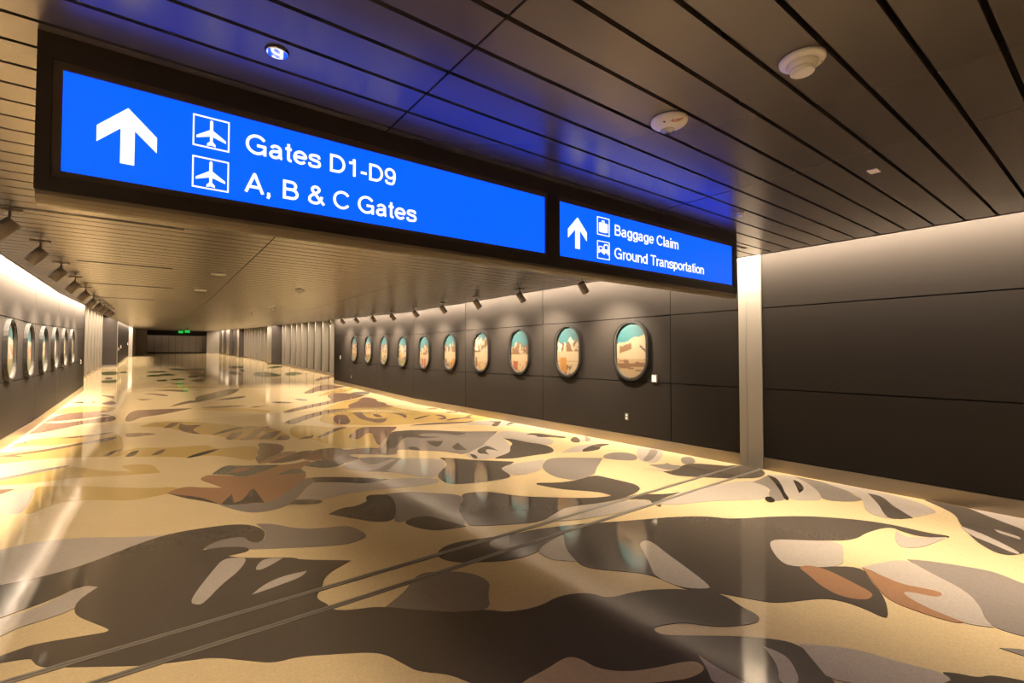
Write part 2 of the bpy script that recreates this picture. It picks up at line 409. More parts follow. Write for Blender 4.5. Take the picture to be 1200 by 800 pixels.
('V',[(2.1,8.443),(2.303,8.88),(2.56,8.926),(2.745,8.786),(2.765,8.53),(3.012,8.583),(3.474,8.266),(3.488,7.983),(3.374,7.721),(3.235,7.696),(2.744,8.168),(2.666,8.042),(2.737,7.729,1),(2.433,7.502),(2.437,7.722),(2.134,8.054)]),
('L',[(2.3,7.287,1),(2.66,7.708),(2.707,7.645),(2.657,7.131),(2.825,7.157),(3.126,7.434),(3.157,7.279),(2.795,6.912),(2.555,6.799),(2.457,6.874)]),
('G',[(2.718,7.743,1),(2.906,7.736),(3.292,7.335,1),(3.024,6.971),(2.81,6.734),(2.77,6.584,1),(2.539,6.811,1),(2.795,6.912),(3.165,7.298,1),(3.113,7.404),(2.825,7.157),(2.681,7.195)]),
('L',[(2.743,6.678,1),(2.827,6.722),(3.16,7.174),(3.292,7.335),(3.792,6.929),(3.662,6.487),(3.203,5.973),(3.086,5.918),(2.974,6.127),(2.786,6.572)]),
('D',[(3.794,6.981,1),(3.988,6.807),(4.163,6.478),(4.407,6.229),(4.602,6.018,1),(4.487,5.922),(4.227,5.827),(4.141,5.726),(4.043,5.337),(3.89,5.263),(3.447,5.328),(3.187,5.438),(3.117,5.577),(3.185,5.939),(3.388,6.189),(3.639,6.446),(3.756,6.722)]),
('L',[(4.227,5.827),(4.487,5.922),(4.755,5.903),(5.089,5.841,1),(4.803,5.563),(4.621,5.362),(4.251,5.278),(4.067,5.368),(4.124,5.685)]),
('R',[(1.635,10.232),(1.812,10.097),(1.999,9.723),(1.883,9.12),(1.585,8.695),(1.357,8.317,1),(1.361,8.731),(1.45,9.006),(1.483,9.271),(1.584,9.665)]),
('Q',[(1.357,8.317,1),(1.596,8.755),(1.882,9.091),(2.061,8.955,1),(1.779,8.481),(1.509,8.275)]),
('R',[(1.486,8.256,1),(1.772,8.554),(2.023,8.892),(2.293,8.935),(2.283,8.666),(1.98,8.223),(1.687,8.14)]),
('Q',[(1.98,8.223,1),(2.273,8.673),(2.343,8.329),(2.198,7.967),(2.075,7.996)]),
('S',[(1.887,7.749,1),(2.152,8.04),(2.455,7.708),(2.443,7.531),(2.168,7.332),(1.959,7.545)]),
('L',[(1.371,5.998,1),(1.621,6.5),(1.749,6.658),(2.035,6.441),(2.261,6.165),(2.628,6.246),(3.133,5.883),(3.107,5.674),(2.876,5.632),(2.301,5.823),(1.913,5.887),(1.633,5.813)]),
('D',[(1.332,6.327),(1.442,6.17),(1.71,6.644),(1.768,6.661),(2.076,6.393),(2.276,6.154),(2.605,6.19,1),(2.32,6.546),(1.746,7.009),(1.536,6.732)]),
('G',[(0.634,6.319,1),(0.739,6.03),(0.903,5.742),(1.14,5.75),(1.265,5.86),(1.393,5.763),(1.568,5.663),(1.624,5.821),(1.371,5.998,1),(1.702,6.65),(1.768,6.661),(1.778,6.986),(1.601,6.859),(1.318,6.337),(1.108,6.044),(0.875,6.221),(0.747,6.22)]),
('D',[(1.278,5.851,1),(1.358,6.008),(1.624,5.821),(1.568,5.663),(1.392,5.758)]),
('T',[(0.682,7.982),(0.566,7.846),(0.554,7.67),(0.656,7.382),(0.746,7.081,1),(0.552,7.244),(0.396,7.427),(0.261,7.384),(0.17,7.207,1),(0.422,6.814),(0.545,6.57),(0.644,6.286),(0.922,6.152),(1.11,6.055),(1.291,6.284),(1.566,6.709),(1.786,7.096),(1.778,7.627),(2.048,7.891),(2.011,8.083),(1.815,7.97),(1.601,8.013),(1.337,7.961),(1.054,7.534)]),
('S',[(0.916,8.509),(0.708,7.983,1),(0.925,7.748),(1.052,7.516),(1.293,7.693),(1.601,8.013,1),(1.298,8.195),(1.086,8.321)]),
('Q',[(0.863,7.895,1),(1.073,8.217),(1.247,8.051,1),(1.084,7.882)]),
('S',[(1.415,7.397,1),(1.629,7.575),(1.773,7.608),(1.8,7.267,1),(1.63,7.314)]),
('D',[(0.184,7.197,1),(0.451,6.835),(0.56,6.592),(0.646,6.31,1),(0.733,6.53),(0.808,6.739,1),(0.777,6.294,1),(0.843,6.31),(0.926,6.489),(1.014,6.782),(1.057,6.804),(1.062,6.531),(1.056,6.083,1),(0.952,6.162),(0.841,6.182),(0.681,6.245),(0.517,6.565),(0.34,6.849)]),
('D',[(6.507,7.98),(6.727,7.813),(6.704,7.603),(6.824,7.144,1),(6.674,7.091),(6.602,7.311),(6.346,7.505),(6.455,7.681),(6.378,7.917,1)]),
('G',[(5.16,5.853),(5.418,5.791),(5.919,5.344,1),(5.651,5.162),(5.254,4.883),(5.029,4.689),(4.619,4.618),(4.53,4.731),(4.477,4.96),(4.646,5.398),(4.906,5.665)]),
('G',[(5.919,5.344),(6.138,5.525),(6.504,5.543),(6.598,5.249),(6.38,4.995),(6.176,4.914),(6.019,5.072),(5.953,5.252)]),
('L',[(5.691,6.083,1),(6.345,6.395),(6.768,6.252,1),(6.098,6.005),(5.983,5.892),(5.694,6.051)]),
('D',[(6.143,6.049),(6.747,6.268),(6.963,6.141),(6.897,6.065),(6.623,6.047),(6.406,5.85),(6.003,5.877)]),
('D',[(6.61,6.84),(6.952,7.088),(6.974,6.967),(6.647,6.563),(6.506,6.596)]),
('G',[(7.239,7.043,1),(7.074,6.686),(6.801,6.503),(6.756,6.594)]),
('L',[(7.034,7.027),(7.239,7.043,1),(6.757,6.537),(6.647,6.563)]),
('L',[(7.123,5.601),(7.277,5.434),(7.23,5.07),(6.282,4.561),(6.222,4.729),(6.274,4.879),(6.534,5.154)]),
('G',[(7.168,5.353),(7.183,5.183),(6.801,4.951),(6.368,4.744),(6.245,4.774),(6.353,4.884),(6.791,5.102)]),
('G',[(6.122,4.588,1),(6.371,4.47),(6.464,4.509,1),(6.392,4.383),(6.482,4.233),(6.243,4.112),(6.037,4.236)]),
('G',[(6.97,4.616),(7.187,4.519),(6.793,4.199),(6.532,4.277)]),
('L',[(5.878,4.52,1),(6.037,4.236,1),(5.939,4.204)]),
('D',[(5.934,4.208,1),(6.202,4.133),(6.54,4.283),(6.796,4.196),(6.932,3.95),(7.003,3.827),(7.14,3.792),(7.224,3.729),(7.225,3.422),(7,3.245),(6.685,3.191),(6.457,3.336),(6.218,3.546),(5.999,3.797),(5.871,3.981)]),
('D',[(3.021,5.018),(3.202,4.993),(3.371,4.887),(3.521,4.53),(3.861,4.208),(4.143,3.966),(4.409,3.857),(4.449,3.892),(4.424,4.09),(4.151,4.413),(4.069,4.644),(4.024,4.804),(4.1,4.85),(4.299,4.684),(4.619,4.618),(5.013,4.673),(5.03,4.445),(5.078,4.047),(4.997,3.893),(4.905,3.818),(4.713,3.758),(4.406,3.712),(4.107,3.759),(3.746,3.887),(3.456,3.807),(3.181,3.697),(2.896,3.822),(2.578,4.004),(2.536,4.08),(2.695,4.548),(2.926,4.793)]),
('L',[(3.178,3.694,1),(3.509,3.825),(3.753,3.893),(4.697,3.513),(4.542,3.383),(4.095,3.381),(3.566,3.499),(3.293,3.628)]),
('D',[(4.395,3.707,1),(4.739,3.731),(5,3.511),(5.216,3.459,1),(4.826,3.429),(4.561,3.383,1),(4.692,3.51)]),
('D',[(4.55,3.327,1),(4.618,3.301,1),(4.539,3.254,1)]),
('L',[(4.568,3.39,1),(4.805,3.41),(5.208,3.45),(5.933,3.384),(6.558,3.176),(6.21,2.83),(5.778,2.673),(5.514,2.832),(5.167,3.054),(4.716,3.201)]),
('D',[(1.525,5.242,1),(1.698,5.364),(1.843,5.328),(1.987,5.411),(2.019,5.453),(2.045,5.571),(2.113,5.662),(2.275,5.576),(2.309,5.441),(2.239,5.154),(2.126,4.873),(1.986,4.623),(1.815,4.738),(1.725,4.899)]),
('G',[(2.275,5.576,1),(2.574,5.499),(2.715,5.316),(3.004,5.023),(2.928,4.798),(2.699,4.557),(2.539,4.078),(2.417,4.121),(2.4,4.442),(2.312,4.59),(2.188,4.602),(2.049,4.539),(1.986,4.623),(2.126,4.873),(2.239,5.154),(2.309,5.441)]),
('D',[(2.044,4.528),(2.188,4.602),(2.324,4.581),(2.403,4.386),(2.507,4.053,1),(2.334,4.088),(2.206,4.138),(2.111,4.281)]),
('L',[(-1.085,5.981),(-1.022,6.008),(-0.857,6.078),(-0.506,5.979),(-0.148,5.708),(0.084,5.575),(0.171,5.598,1),(-0.08,5.41),(-0.398,5.153),(-0.635,5.088),(-0.861,5.091),(-0.916,5.08,1)]),
('L',[(-0.796,4.439),(-0.751,4.465),(-0.596,4.476),(-0.379,4.737),(-0.285,4.639,1),(-0.343,4.494),(-0.385,4.316),(-0.54,4.265),(-0.638,4.241),(-0.7,4.176),(-0.747,4.175,1)]),
('G',[(0.394,4.928),(0.39,5.046),(0.51,5.15),(0.71,5.101),(0.777,4.848),(0.859,4.885),(0.9,5.119),(0.86,5.38,1),(0.985,5.3),(1.166,4.973),(1.371,4.846),(1.563,4.802),(1.629,4.623),(1.645,4.392),(1.526,4.329),(1.372,4.325),(0.873,4.61)]),
('D',[(-0.925,5.113),(-0.862,5.097),(-0.636,5.094),(-0.4,5.173),(-0.081,5.45),(0.171,5.589),(0.533,5.553),(0.744,5.468),(0.861,5.291),(0.895,5.095),(0.857,4.912),(0.786,4.817),(0.722,4.939),(0.719,5.068),(0.575,5.126),(0.436,5.058),(0.376,4.941,1),(0.52,4.924),(0.7,4.787),(0.703,4.671),(0.533,4.68,1),(0.624,4.559),(0.892,4.366),(0.978,4.301),(1.007,4.227),(1.275,4.015),(1.334,3.96,1),(1.226,3.903),(1.12,3.835),(1.057,3.743),(1.025,3.652),(0.953,3.536),(0.946,3.468),(0.981,3.371),(0.98,3.291),(1.03,3.233),(1.125,3.181),(1.228,3.143),(1.379,3.002),(1.603,2.766),(1.681,2.733),(1.825,2.644),(1.894,2.546),(2.112,2.474),(2.313,2.506),(2.516,2.412),(2.555,2.264),(2.818,2.214),(3.045,2.073),(3.146,1.966),(3.256,1.822),(3.187,1.646),(3.179,1.546),(3.136,1.504),(3.061,1.5),(2.875,1.594),(2.786,1.685),(2.713,1.788),(2.535,1.863),(2.488,1.841),(2.488,1.786),(2.583,1.703),(2.825,1.514),(2.967,1.379),(3.051,1.253),(2.978,1.131),(2.871,1.011),(2.784,0.943),(1.458,1.925),(1.338,2.132),(1.29,2.251),(1.165,2.371),(1.13,2.476),(1.092,2.598),(1.034,2.68),(0.886,2.773),(0.687,2.895),(0.56,2.917),(0.451,3.027),(0.303,3.177),(0.187,3.227),(-0.001,3.316),(-0.187,3.447),(-0.408,3.606),(-0.464,3.657),(-0.499,3.738),(-0.512,3.785),(-0.638,3.825),(-0.687,3.844,1),(-0.697,3.897),(-0.589,3.93),(-0.522,3.949),(-0.292,3.881),(-0.188,3.847),(-0.182,3.888),(-0.264,4.032),(-0.36,4.203),(-0.387,4.314),(-0.376,4.471),(-0.284,4.628,1),(-0.387,4.737),(-0.527,4.585),(-0.753,4.475),(-0.798,4.436,1)]),
('L',[(0.236,3.959),(0.282,4.12),(0.414,4.443),(0.502,4.638),(0.617,4.571),(0.662,4.516),(0.571,4.293),(0.441,4.132),(0.307,3.882),(0.268,3.898)]),
('L',[(0.677,4.274),(0.766,4.438),(0.9,4.35,1),(0.786,4.255),(0.697,4.21)]),
('L',[(0.591,3.826,1),(0.692,3.942),(0.839,4),(1,3.98,1),(0.938,3.896),(0.771,3.855),(0.618,3.825)]),
('B',[(1.531,1.97),(1.721,1.967),(1.858,1.98),(1.907,1.962),(1.937,1.911),(1.946,1.805),(2.045,1.695),(2.209,1.615),(2.364,1.56),(2.434,1.515),(2.41,1.445),(2.283,1.457),(2.194,1.499),(2.032,1.59),(1.733,1.609),(1.423,1.879)]),
('G',[(1.28,3.099,1),(1.477,3.215),(1.659,3.408),(1.796,3.365),(2.003,3.196),(2.049,2.969),(1.925,2.825),(1.824,2.643),(1.621,2.761),(1.425,2.945)]),
('D',[(1.931,3.646),(2.147,3.786),(2.525,3.683),(2.735,3.61),(3.054,3.571),(3.557,3.367,1),(3.096,3.293),(2.858,3.263),(2.658,3.146),(2.399,3.166),(2.271,3.229),(1.979,3.417)]),
('G',[(2.458,3.607),(2.722,3.638,1),(2.5,3.34),(2.399,3.454)]),
('L',[(2.677,3.168),(2.858,3.263),(3.12,3.319,1),(2.904,3.071),(2.81,2.821,1),(2.661,2.968),(2.661,3.093)]),
('D',[(3.103,3.301),(3.249,3.395),(3.525,3.376),(3.935,3.172),(4.383,2.977),(4.68,2.769),(4.785,2.576),(5.166,2.384),(5.529,2.142),(5.821,1.775),(5.918,1.518),(5.91,1.254),(5.979,1.109),(5.904,1.101),(5.742,1.262),(5.749,1.39),(5.841,1.532),(5.457,1.611),(5.218,1.608),(5.024,1.68),(4.601,2.05),(4.469,2.051),(4.313,1.959),(4.156,1.801),(4.149,1.688),(4.286,1.585),(4.558,1.379),(4.335,1.259),(4.114,1.112),(3.831,1.015),(3.788,1.035),(3.823,1.137),(3.824,1.26),(3.768,1.36),(3.638,1.429),(3.485,1.503),(3.392,1.573),(3.32,1.714),(3.256,1.822),(3.159,1.941),(3.094,2.036),(3.102,2.315),(2.979,2.463),(2.777,2.69),(2.813,2.859),(2.912,3.065)]),
('L',[(3.512,2.752),(3.637,2.768),(3.625,2.666),(3.518,2.451),(3.442,2.263),(3.293,1.934),(3.236,1.921),(3.106,2.043),(3.086,2.189),(3.125,2.316),(3.2,2.388),(3.385,2.595)]),
('L',[(4.421,2.039),(4.58,2.066),(4.725,1.931),(5.019,1.667),(4.713,1.553),(4.428,1.464),(4.111,1.704),(4.13,1.82)]),
('L',[(5.711,1.446,1),(5.642,1.365),(5.623,1.318),(5.914,1.115,1),(5.451,1.18),(5.268,1.296),(5.44,1.389)]),
('G',[(5.015,1.198,1),(5.118,1.092),(5.272,0.762),(5.242,0.664),(5.166,0.552),(5.174,0.414),(4.261,0.347,1),(4.209,0.456),(4.201,0.582),(4.298,0.64),(4.467,0.685),(4.687,0.783),(4.865,1.04)]),
('L',[(4.546,1.375,1),(4.78,1.308),(5.015,1.198),(4.865,1.04),(4.687,0.783),(4.45,0.676),(4.298,0.64),(4.201,0.582,1),(4.108,0.703),(4.146,0.905),(4.245,1.042),(4.511,1.236)]),
('T',[(4.138,1.684),(4.241,1.651),(4.282,1.543),(4.168,1.281),(4.118,1.189),(4.05,1.165),(3.951,1.182),(3.879,1.295),(3.928,1.436),(4.067,1.584)]),
('T',[(4.546,1.375,1),(4.493,1.231),(4.445,1.098),(4.496,0.979),(4.521,0.898),(4.469,0.873),(4.393,0.896),(4.345,1.042),(4.275,1.054),(4.17,0.91),(4.129,0.707,1),(4.078,0.738),(4.056,0.886),(4.078,1.072),(4.208,1.172)]),
('D',[(3.397,0.671,1),(3.442,0.628),(3.487,0.547),(3.565,0.515),(3.618,0.448),(3.653,0.38),(3.532,0.369),(3.225,0.601)]),
('G',[(3.936,0.525,1),(4.054,0.418),(3.941,0.408,1)]),
('L',[(2.487,1.541,1),(2.474,1.473),(2.471,1.358),(2.475,1.246,1),(2.323,1.361),(2.408,1.434)]),
('L',[(2.862,1.355,1),(2.879,1.292),(2.863,1.209),(2.69,1.083),(2.597,1.154),(2.755,1.23)]),
('L',[(3.056,1.242,1),(3.261,1.036),(3.312,0.838),(3.4,0.654),(3.307,0.616),(2.818,0.986),(2.95,1.128)]),
('G',[(6.402,3.15,1),(6.64,3.151),(6.954,3.201),(6.935,3.021),(5.997,2.521),(5.738,2.582),(5.913,2.725),(6.318,2.875)]),
('L',[(6.954,3.201,1),(7.176,2.993),(7.13,2.688),(6.696,2.43),(6.242,2.267),(6.11,2.367),(5.962,2.506),(6.488,2.828)]),
('K',[(6.915,3.191,1),(6.888,3.057),(6.503,2.817),(6.199,2.654),(5.981,2.505),(5.899,2.527),(6.221,2.713),(6.571,2.935)]),
('K',[(6.942,2.867,1),(6.9,2.773),(6.595,2.585),(6.338,2.549,1)]),
('K',[(5.814,2.729),(5.94,2.704),(5.764,2.562),(5.653,2.607)]),
('G',[(7.157,2.948,1),(7.159,2.63),(7.116,2.352),(6.837,2.171),(6.65,1.985,1),(6.469,2.028),(6.242,2.267),(6.599,2.426),(6.914,2.675)]),
('L',[(7.159,2.63,1),(7.226,2.139),(7.085,1.602),(6.834,1.377),(6.712,1.353),(6.303,1.474),(6.075,1.583),(6.16,1.828),(6.689,1.996),(6.907,2.193)]),
('D',[(7.003,2.045,1),(6.999,1.902),(6.644,1.703),(6.326,1.456,1),(6.075,1.583),(6.263,1.692),(6.578,1.815)]),
('D',[(7.28,1.618,1),(7.323,1.448),(7.277,1.198),(6.901,0.885),(6.732,0.672),(6.056,0.608),(5.814,0.683),(5.78,0.78),(5.961,0.912),(6.149,0.998),(6.458,1.119),(6.821,1.213),(7.05,1.395)]),
('L',[(6.405,1.11,1),(6.285,0.922),(5.955,0.648),(5.867,0.664),(6.043,0.851),(6.149,0.998)]),
('L',[(7.266,1.231,1),(7.352,0.984),(7.291,0.725),(7.139,0.653),(6.67,0.612,1),(6.901,0.885)]),
('L',[(6.544,0.889,1),(6.461,0.7),(6.372,0.7,1),(6.442,0.847)]),
]

# ================================================================== STRUCTURE
# ---- floor
floor = mesh_obj('floor', *(lambda ys: (
    [p for y in ys for p in ((-3.4, y, 0), (9.6, y, 0), (9.6, y, -0.12), (-3.4, y, -0.12))],
    [f for i in range(len(ys) - 1) for f in (
        (4*i, 4*i+1, 4*i+5, 4*i+4), (4*i+1, 4*i+2, 4*i+6, 4*i+5), (4*i+2, 4*i+3, 4*i+7, 4*i+6), (4*i+3, 4*i, 4*i+4, 4*i+7))]
    + [(3, 2, 1, 0), (4*len(ys)-4, 4*len(ys)-3, 4*len(ys)-2, 4*len(ys)-1)]))((YB, RAMP_Y, YE + 0.3)), TZ['B'], None, True)
tag(floor, kind='structure')

def chaikin(pts, it=2):
    for _ in range(it):
        n = len(pts); out = []
        for i in range(n):
            a, b, c = pts[i - 1], pts[i], pts[(i + 1) % n]
            if b[2]:
                out.append(b)
            else:
                out.append((b[0] * .75 + a[0] * .25, b[1] * .75 + a[1] * .25, 0))
                out.append((b[0] * .75 + c[0] * .25, b[1] * .75 + c[1] * .25, 0))
        pts = out
    return pts

def clip(poly, axis, val, keep_less):
    out = []
    n = len(poly)
    ins = lambda p: (p[axis] <= val) if keep_less else (p[axis] >= val)
    for i in range(n):
        a, b = poly[i], poly[(i + 1) % n]
        if ins(a): out.append(a)
        if ins(a) != ins(b):
            t = (val - a[axis]) / (b[axis] - a[axis])
            out.append((a[0] + t * (b[0] - a[0]), a[1] + t * (b[1] - a[1])))
    return out

for i, (c, raw) in enumerate(PATCHES):
    pts = [(p[0], p[1], p[2] if len(p) > 2 else 0) for p in raw]
    poly = [(p[0], p[1]) for p in chaikin(pts)]
    if sum(p[1] for p in poly) / len(poly) < 24.5:
        poly = clip(clip(poly, 0, XR - 0.03, True), 0, XL + 0.03, False)
    if len(poly) < 3:
        continue
    zt = 0.000025 * (i + 2)
    bm = bmesh.new()
    for part in ([clip(poly, 1, RAMP_Y, True), clip(poly, 1, RAMP_Y, False)]):
        pp = []
        for q in part:
            if not pp or math.hypot(q[0] - pp[-1][0], q[1] - pp[-1][1]) > 0.002:
                pp.append(q)
        if len(pp) < 3:
            continue
        xs, ys = [q[0] for q in pp], [q[1] for q in pp]
        w_, l_ = max(xs) - min(xs), max(ys) - min(ys)
        st = max(0.12, math.sqrt(w_ * l_ / 60.0))           # a few inner points keep the triangles compact
        pts2 = [Vector(q) for q in pp]
        n0 = len(pts2)
        yy_ = min(ys) + st * .5
        while yy_ < max(ys):
            xx_ = min(xs) + st * .5
            while xx_ < max(xs):
                inside, j = False, n0 - 1
                for k in range(n0):
                    if (pp[k][1] > yy_) != (pp[j][1] > yy_) and xx_ < (pp[j][0] - pp[k][0]) * (yy_ - pp[k][1]) / (pp[j][1] - pp[k][1]) + pp[k][0]:
                        inside = not inside
                    j = k
                if inside and min(math.hypot(q[0] - xx_, q[1] - yy_) for q in pp) > st * .3:
                    pts2.append(Vector((xx_, yy_)))
                xx_ += st
            yy_ += st
        vo_, eo_, fo_, _, _, _ = delaunay_2d_cdt(pts2, [(k, (k + 1) % n0) for k in range(n0)], [list(range(n0))], 1, 1e-5)
        vv = [bm.verts.new((v.x, v.y, ramp(v.y) + zt)) for v in vo_]
        for f_ in fo_:
            try:
                f = bm.faces.new([vv[k] for k in f_])
            except ValueError:
                continue
            f.normal_update()
            if f.normal.z < 0:
                f.normal_flip()
    for v in [v for v in bm.verts if not v.link_faces]:
        bm.verts.remove(v)
    rim = [e for e in bm.edges if len(e.link_faces) == 1]
    r = bmesh.ops.extrude_edge_only(bm, edges=rim)          # the foot of the inlay in its bed
    for g in r['geom']:
        if isinstance(g, bmesh.types.BMVert):
            g.co.z -= zt + 0.004
    if not bm.faces:
        bm.free(); continue
    bm_obj('terrazzo_inlay', bm, TZ[c], floor)

# ---- floor expansion joint: two rails of twin metal strips, with the filler between
def jline(n, y_r, y_l):
    def yy(x): return y_l + (y_r - y_l) * (x + 2.1) / 9.3
    for off in (0.0, 0.032):
        v = []
        for x in (-2.1, 7.2):
            y = yy(x) + off
            v += [(x, y, -0.004), (x, y + 0.018, -0.004), (x, y + 0.018, 0.0065), (x, y, 0.0065)]
        o = mesh_obj('trim_%d' % n, v, [(3, 2, 1, 0), (4, 5, 6, 7), (0, 1, 5, 4), (1, 2, 6, 5), (2, 3, 7, 6), (3, 0, 4, 7)], M_JOINT)
        tag(o, kind='structure'); n += 1
    v = []
    for x in (-2.1, 7.2):
        y = yy(x) + 0.018
        v += [(x, y, -0.004), (x, y + 0.014, -0.004), (x, y + 0.014, 0.0058), (x, y, 0.0058)]
    o = mesh_obj('trim_%d' % n, v, [(3, 2, 1, 0), (4, 5, 6, 7), (0, 1, 5, 4), (1, 2, 6, 5), (2, 3, 7, 6), (3, 0, 4, 7)], M_FILL)
    tag(o, kind='structure')
jline(1, 3.39, 3.24)
jline(4, 3.70, 3.53)

# ---- panelled walls
G = 0.008
def panel_wall(name, side, x, y0, y1, seams):
    """side +1: room lies at smaller X"""
    xb0, xb1 = (x + 0.022, x + 0.16) if side > 0 else (x - 0.16, x - 0.022)
    w = long_box(name, xb0, xb1, y0, y1, -0.05, JOINTS[-1], M_BACK)
    tag(w, kind='structure')
    ys = [y0] + [s for s in seams if y0 < s < y1] + [y1]
    for a, b in zip(ys[:-1], ys[1:]):
        for z0, z1 in zip(JOINTS[:-1], JOINTS[1:]):
            px0, px1 = (x, x + 0.022) if side > 0 else (x - 0.022, x)
            long_box('panel', px0, px1, a + G, b - G, z0 + G, z1 - G, M_PANEL, w)
    return w

S0, S1 = 3.394, 3.735
seams = [SEAM0 + SEAMP * k for k in range(-3, 9)]
panel_wall('wall_right', 1, XR, YB, S0, [S0 - 3.41, S0 - 6.82])
panel_wall('wall_right_far', 1, XR, S1, 24.25, seams)
panel_wall('wall_left', -1, XL, YB, 25.2, seams)
for n, (a, b) in zip(('baseboard_right', 'baseboard_right_far'), ((YB, S0 - .004), (S1 + .004, 24.25))):
    tag(long_box(n, XR - 0.010, XR + 0.02, a, b, -0.01, 0.177, M_STEEL), kind='structure')
tag(long_box('baseboard_left', XL - 0.02, XL + 0.010, YB, 25.2, -0.01, 0.177, M_STEEL), kind='structure')
# pale expansion-joint cover on the right wall
t = tag(box('trim_7', XR + 0.02, XR + 0.16, S0 - 0.002, S1 + 0.002, -0.05, JOINTS[-1], M_BACK), kind='structure')
box('cover_board', XR - 0.022, XR + 0.02, S0, 3.612, 0.0, JOINTS[-1] - .02, M_STRIP, t)
box('cover_board', XR - 0.016, XR + 0.02, 3.617, S1, 0.0, JOINTS[-1] - .02, M_STRIP, t)
tag(box('wall_back', -2.3, 7.4, YB - 0.15, YB, -0.05, 4.3, M_PANEL), kind='structure')

# ---- ceiling: dark void board with bronze slats hung under it
ceiling = long_box('ceiling', CEL - 0.0, CER, YB, YE, ZC + 0.10, ZC + 0.16, M_BLACK)
tag(ceiling, kind='structure')
COLS = [(CEL, 1.165), (1.165, 3.965), (3.965, CER)]
PITCHY, GAPW = 0.2445, 0.026
rows = []
y = 0.349 - 12 * PITCHY
while y < YE - 0.3:
    rows.append(y); y += PITCHY
slat_mesh = {}
near, far = [], []
for k, y in enumerate(rows):
    a, b = y + GAPW / 2, y + PITCHY - GAPW / 2
    for c, (x0, x1) in enumerate(COLS):
        if y < 22.0:
            if b <= RAMP_Y and (c in slat_mesh):
                o = bpy.data.objects.new('slat', slat_mesh[c]); link(o, ceiling)
                o.location.y = a - slat_mesh[(c, 'y')]
            else:
                o = box('slat', x0 + .006, x1 - .006, a, b, ZC, ZC + 0.03, M_SLAT, ceiling)
                if c not in slat_mesh:
                    slat_mesh[c] = o.data; slat_mesh[(c, 'y')] = a
        else:
            far.append((x0 + .004, x1 - .004, a, b, ZC, ZC + 0.03))
tag(multi_box('slat_field', far, M_SLAT, ceiling), kind='stuff')
# thin dark edge channels along both sides of the ceiling
for n, x in ((8, CEL), (9, CER)):
    tag(long_box('trim_%d' % n, x - 0.012, x + 0.003, YB, YE, ZC - 0.006, ZC + 0.16, M_FRAME), kind='structure')

# ---- cove housings above the ceiling edges
for n, (x0, x1, y0, y1) in enumerate([(XL - .16, CEL, YB, 25.2), (CER, XR + .16, YB, 24.25), (-3.1, CEL, 25.2, YE), (CER, 9.3, 24.25, YE)]):
    tag(long_box('trim_%d' % (10 + n), x0, x1, y0, y1, 4.32, 4.38, M_COVE), kind='structure')
for n, x in ((14, CEL + .01), (15, CER - .03)):
    tag(long_box('trim_%d' % n, x, x + .02, YB, YE, ZC + 0.16, 4.32, M_COVE), kind='structure')

# ---- far right: recessed bays with pale fins, dark return walls between them
def bay_wall(name, x0, x1, y0, y1, mat):
    return tag(box(name, x0, x1, y0, y1, -0.05, 4.30, mat), kind='structure')

w = bay_wall('wall_right_bay', 9.05, 9.2, 24.25, 44.5, M_GLASSB)
FIN = [26.3, 28.1, 29.85, 31.5, 33.25, 35.0, 36.8, 38.4, 40.15, 42.2, 43.3]
for y in FIN:
    box('fin', 8.70, 9.05, y, y + 0.16, 0.10, 4.2, M_FIN, w)
long_box('sill', 8.66, 9.05, 24.45, 44.5, 0.0, 0.10, M_STEEL, w)
bay_wall('wall_right_return', 7.42, 9.2, 24.25, 24.40, M_DARKP)
w = bay_wall('wall_right_pier', 8.10, 9.2, 44.5, 46.4, M_DARKP)
for z0, z1 in ((0.12, 1.19), (1.20, 2.387), (2.397, 3.47)):
    box('panel', 8.13, 9.05, 44.478, 44.5, z0, z1, M_DARKP, w)
box('edge_strip', 8.085, 8.10, 44.5, 46.4, 0.12, 3.45, M_STRIP, w)
w = bay_wall('wall_right_bay_two', 8.85, 9.2, 46.4, 63.5, M_GLASSB)
for y in (48.6, 50.3, 52.0, 53.5, 55.5, 57.3, 58.95, 60.65, 62.6):
    box('fin', 8.52, 8.85, y, y + 0.2, 0.10, 4.2, M_FIN, w)
w = bay_wall('wall_right_pier_two', 8.10, 9.2, 63.5, 69.0, M_DARKP)
box('edge_strip', 8.085, 8.10, 63.6, 65.0, 0.12, 3.45, M_STRIP, w)
w = bay_wall('wall_right_pier_three', 7.75, 9.2, 69.0, 80.0, M_DARKP)
box('edge_strip', 7.735, 7.75, 69.2, 72.0, 0.12, 4.2, M_STRIP, w)
box('edge_strip', 7.735, 7.75, 75.5, 77.0, 0.12, 4.2, M_STRIP, w)
bay_wall('wall_right_end', 6.2, 9.2, 80.0, YE, M_FIN)

# ---- far left: recess, dark return panel, further walls
w = bay_wall('wall_left_bay', -3.02, -2.87, 25.2, 44.0, M_FIN)
for k in range(10):
    y = 26.2 + 1.85 * k
    box('fin', -2.87, -2.72, y, y + 0.22, 0.10, 4.2, M_STRIP, w)
w = bay_wall('wall_left_return', -3.02, -1.97, 44.0, 64.5, M_PANEL)
for z0, z1 in ((0.13, 1.19), (1.20, 2.387), (2.397, 3.47)):
    box('panel', -2.80, -2.00, 43.97, 44.0, z0, z1, M_DARKP, w)
box('corner_strip', -1.99, -1.955, 43.97, 44.12, 0.0, 3.45, M_STRIP, w)
long_box('kick_strip', -1.985, -1.955, 44.12, 64.5, 0.0, 0.16, M_STRIP, w)
box('kick_strip', -2.86, -1.99, 43.955, 43.999, 0.0, 0.13, M_STRIP, w)
bay_wall('wall_left_recess', -3.02, -2.5, 64.5, 66.5, M_DARKP)
w = bay_wall('wall_left_far', -3.02, -1.72, 66.5, 80.0, M_END)
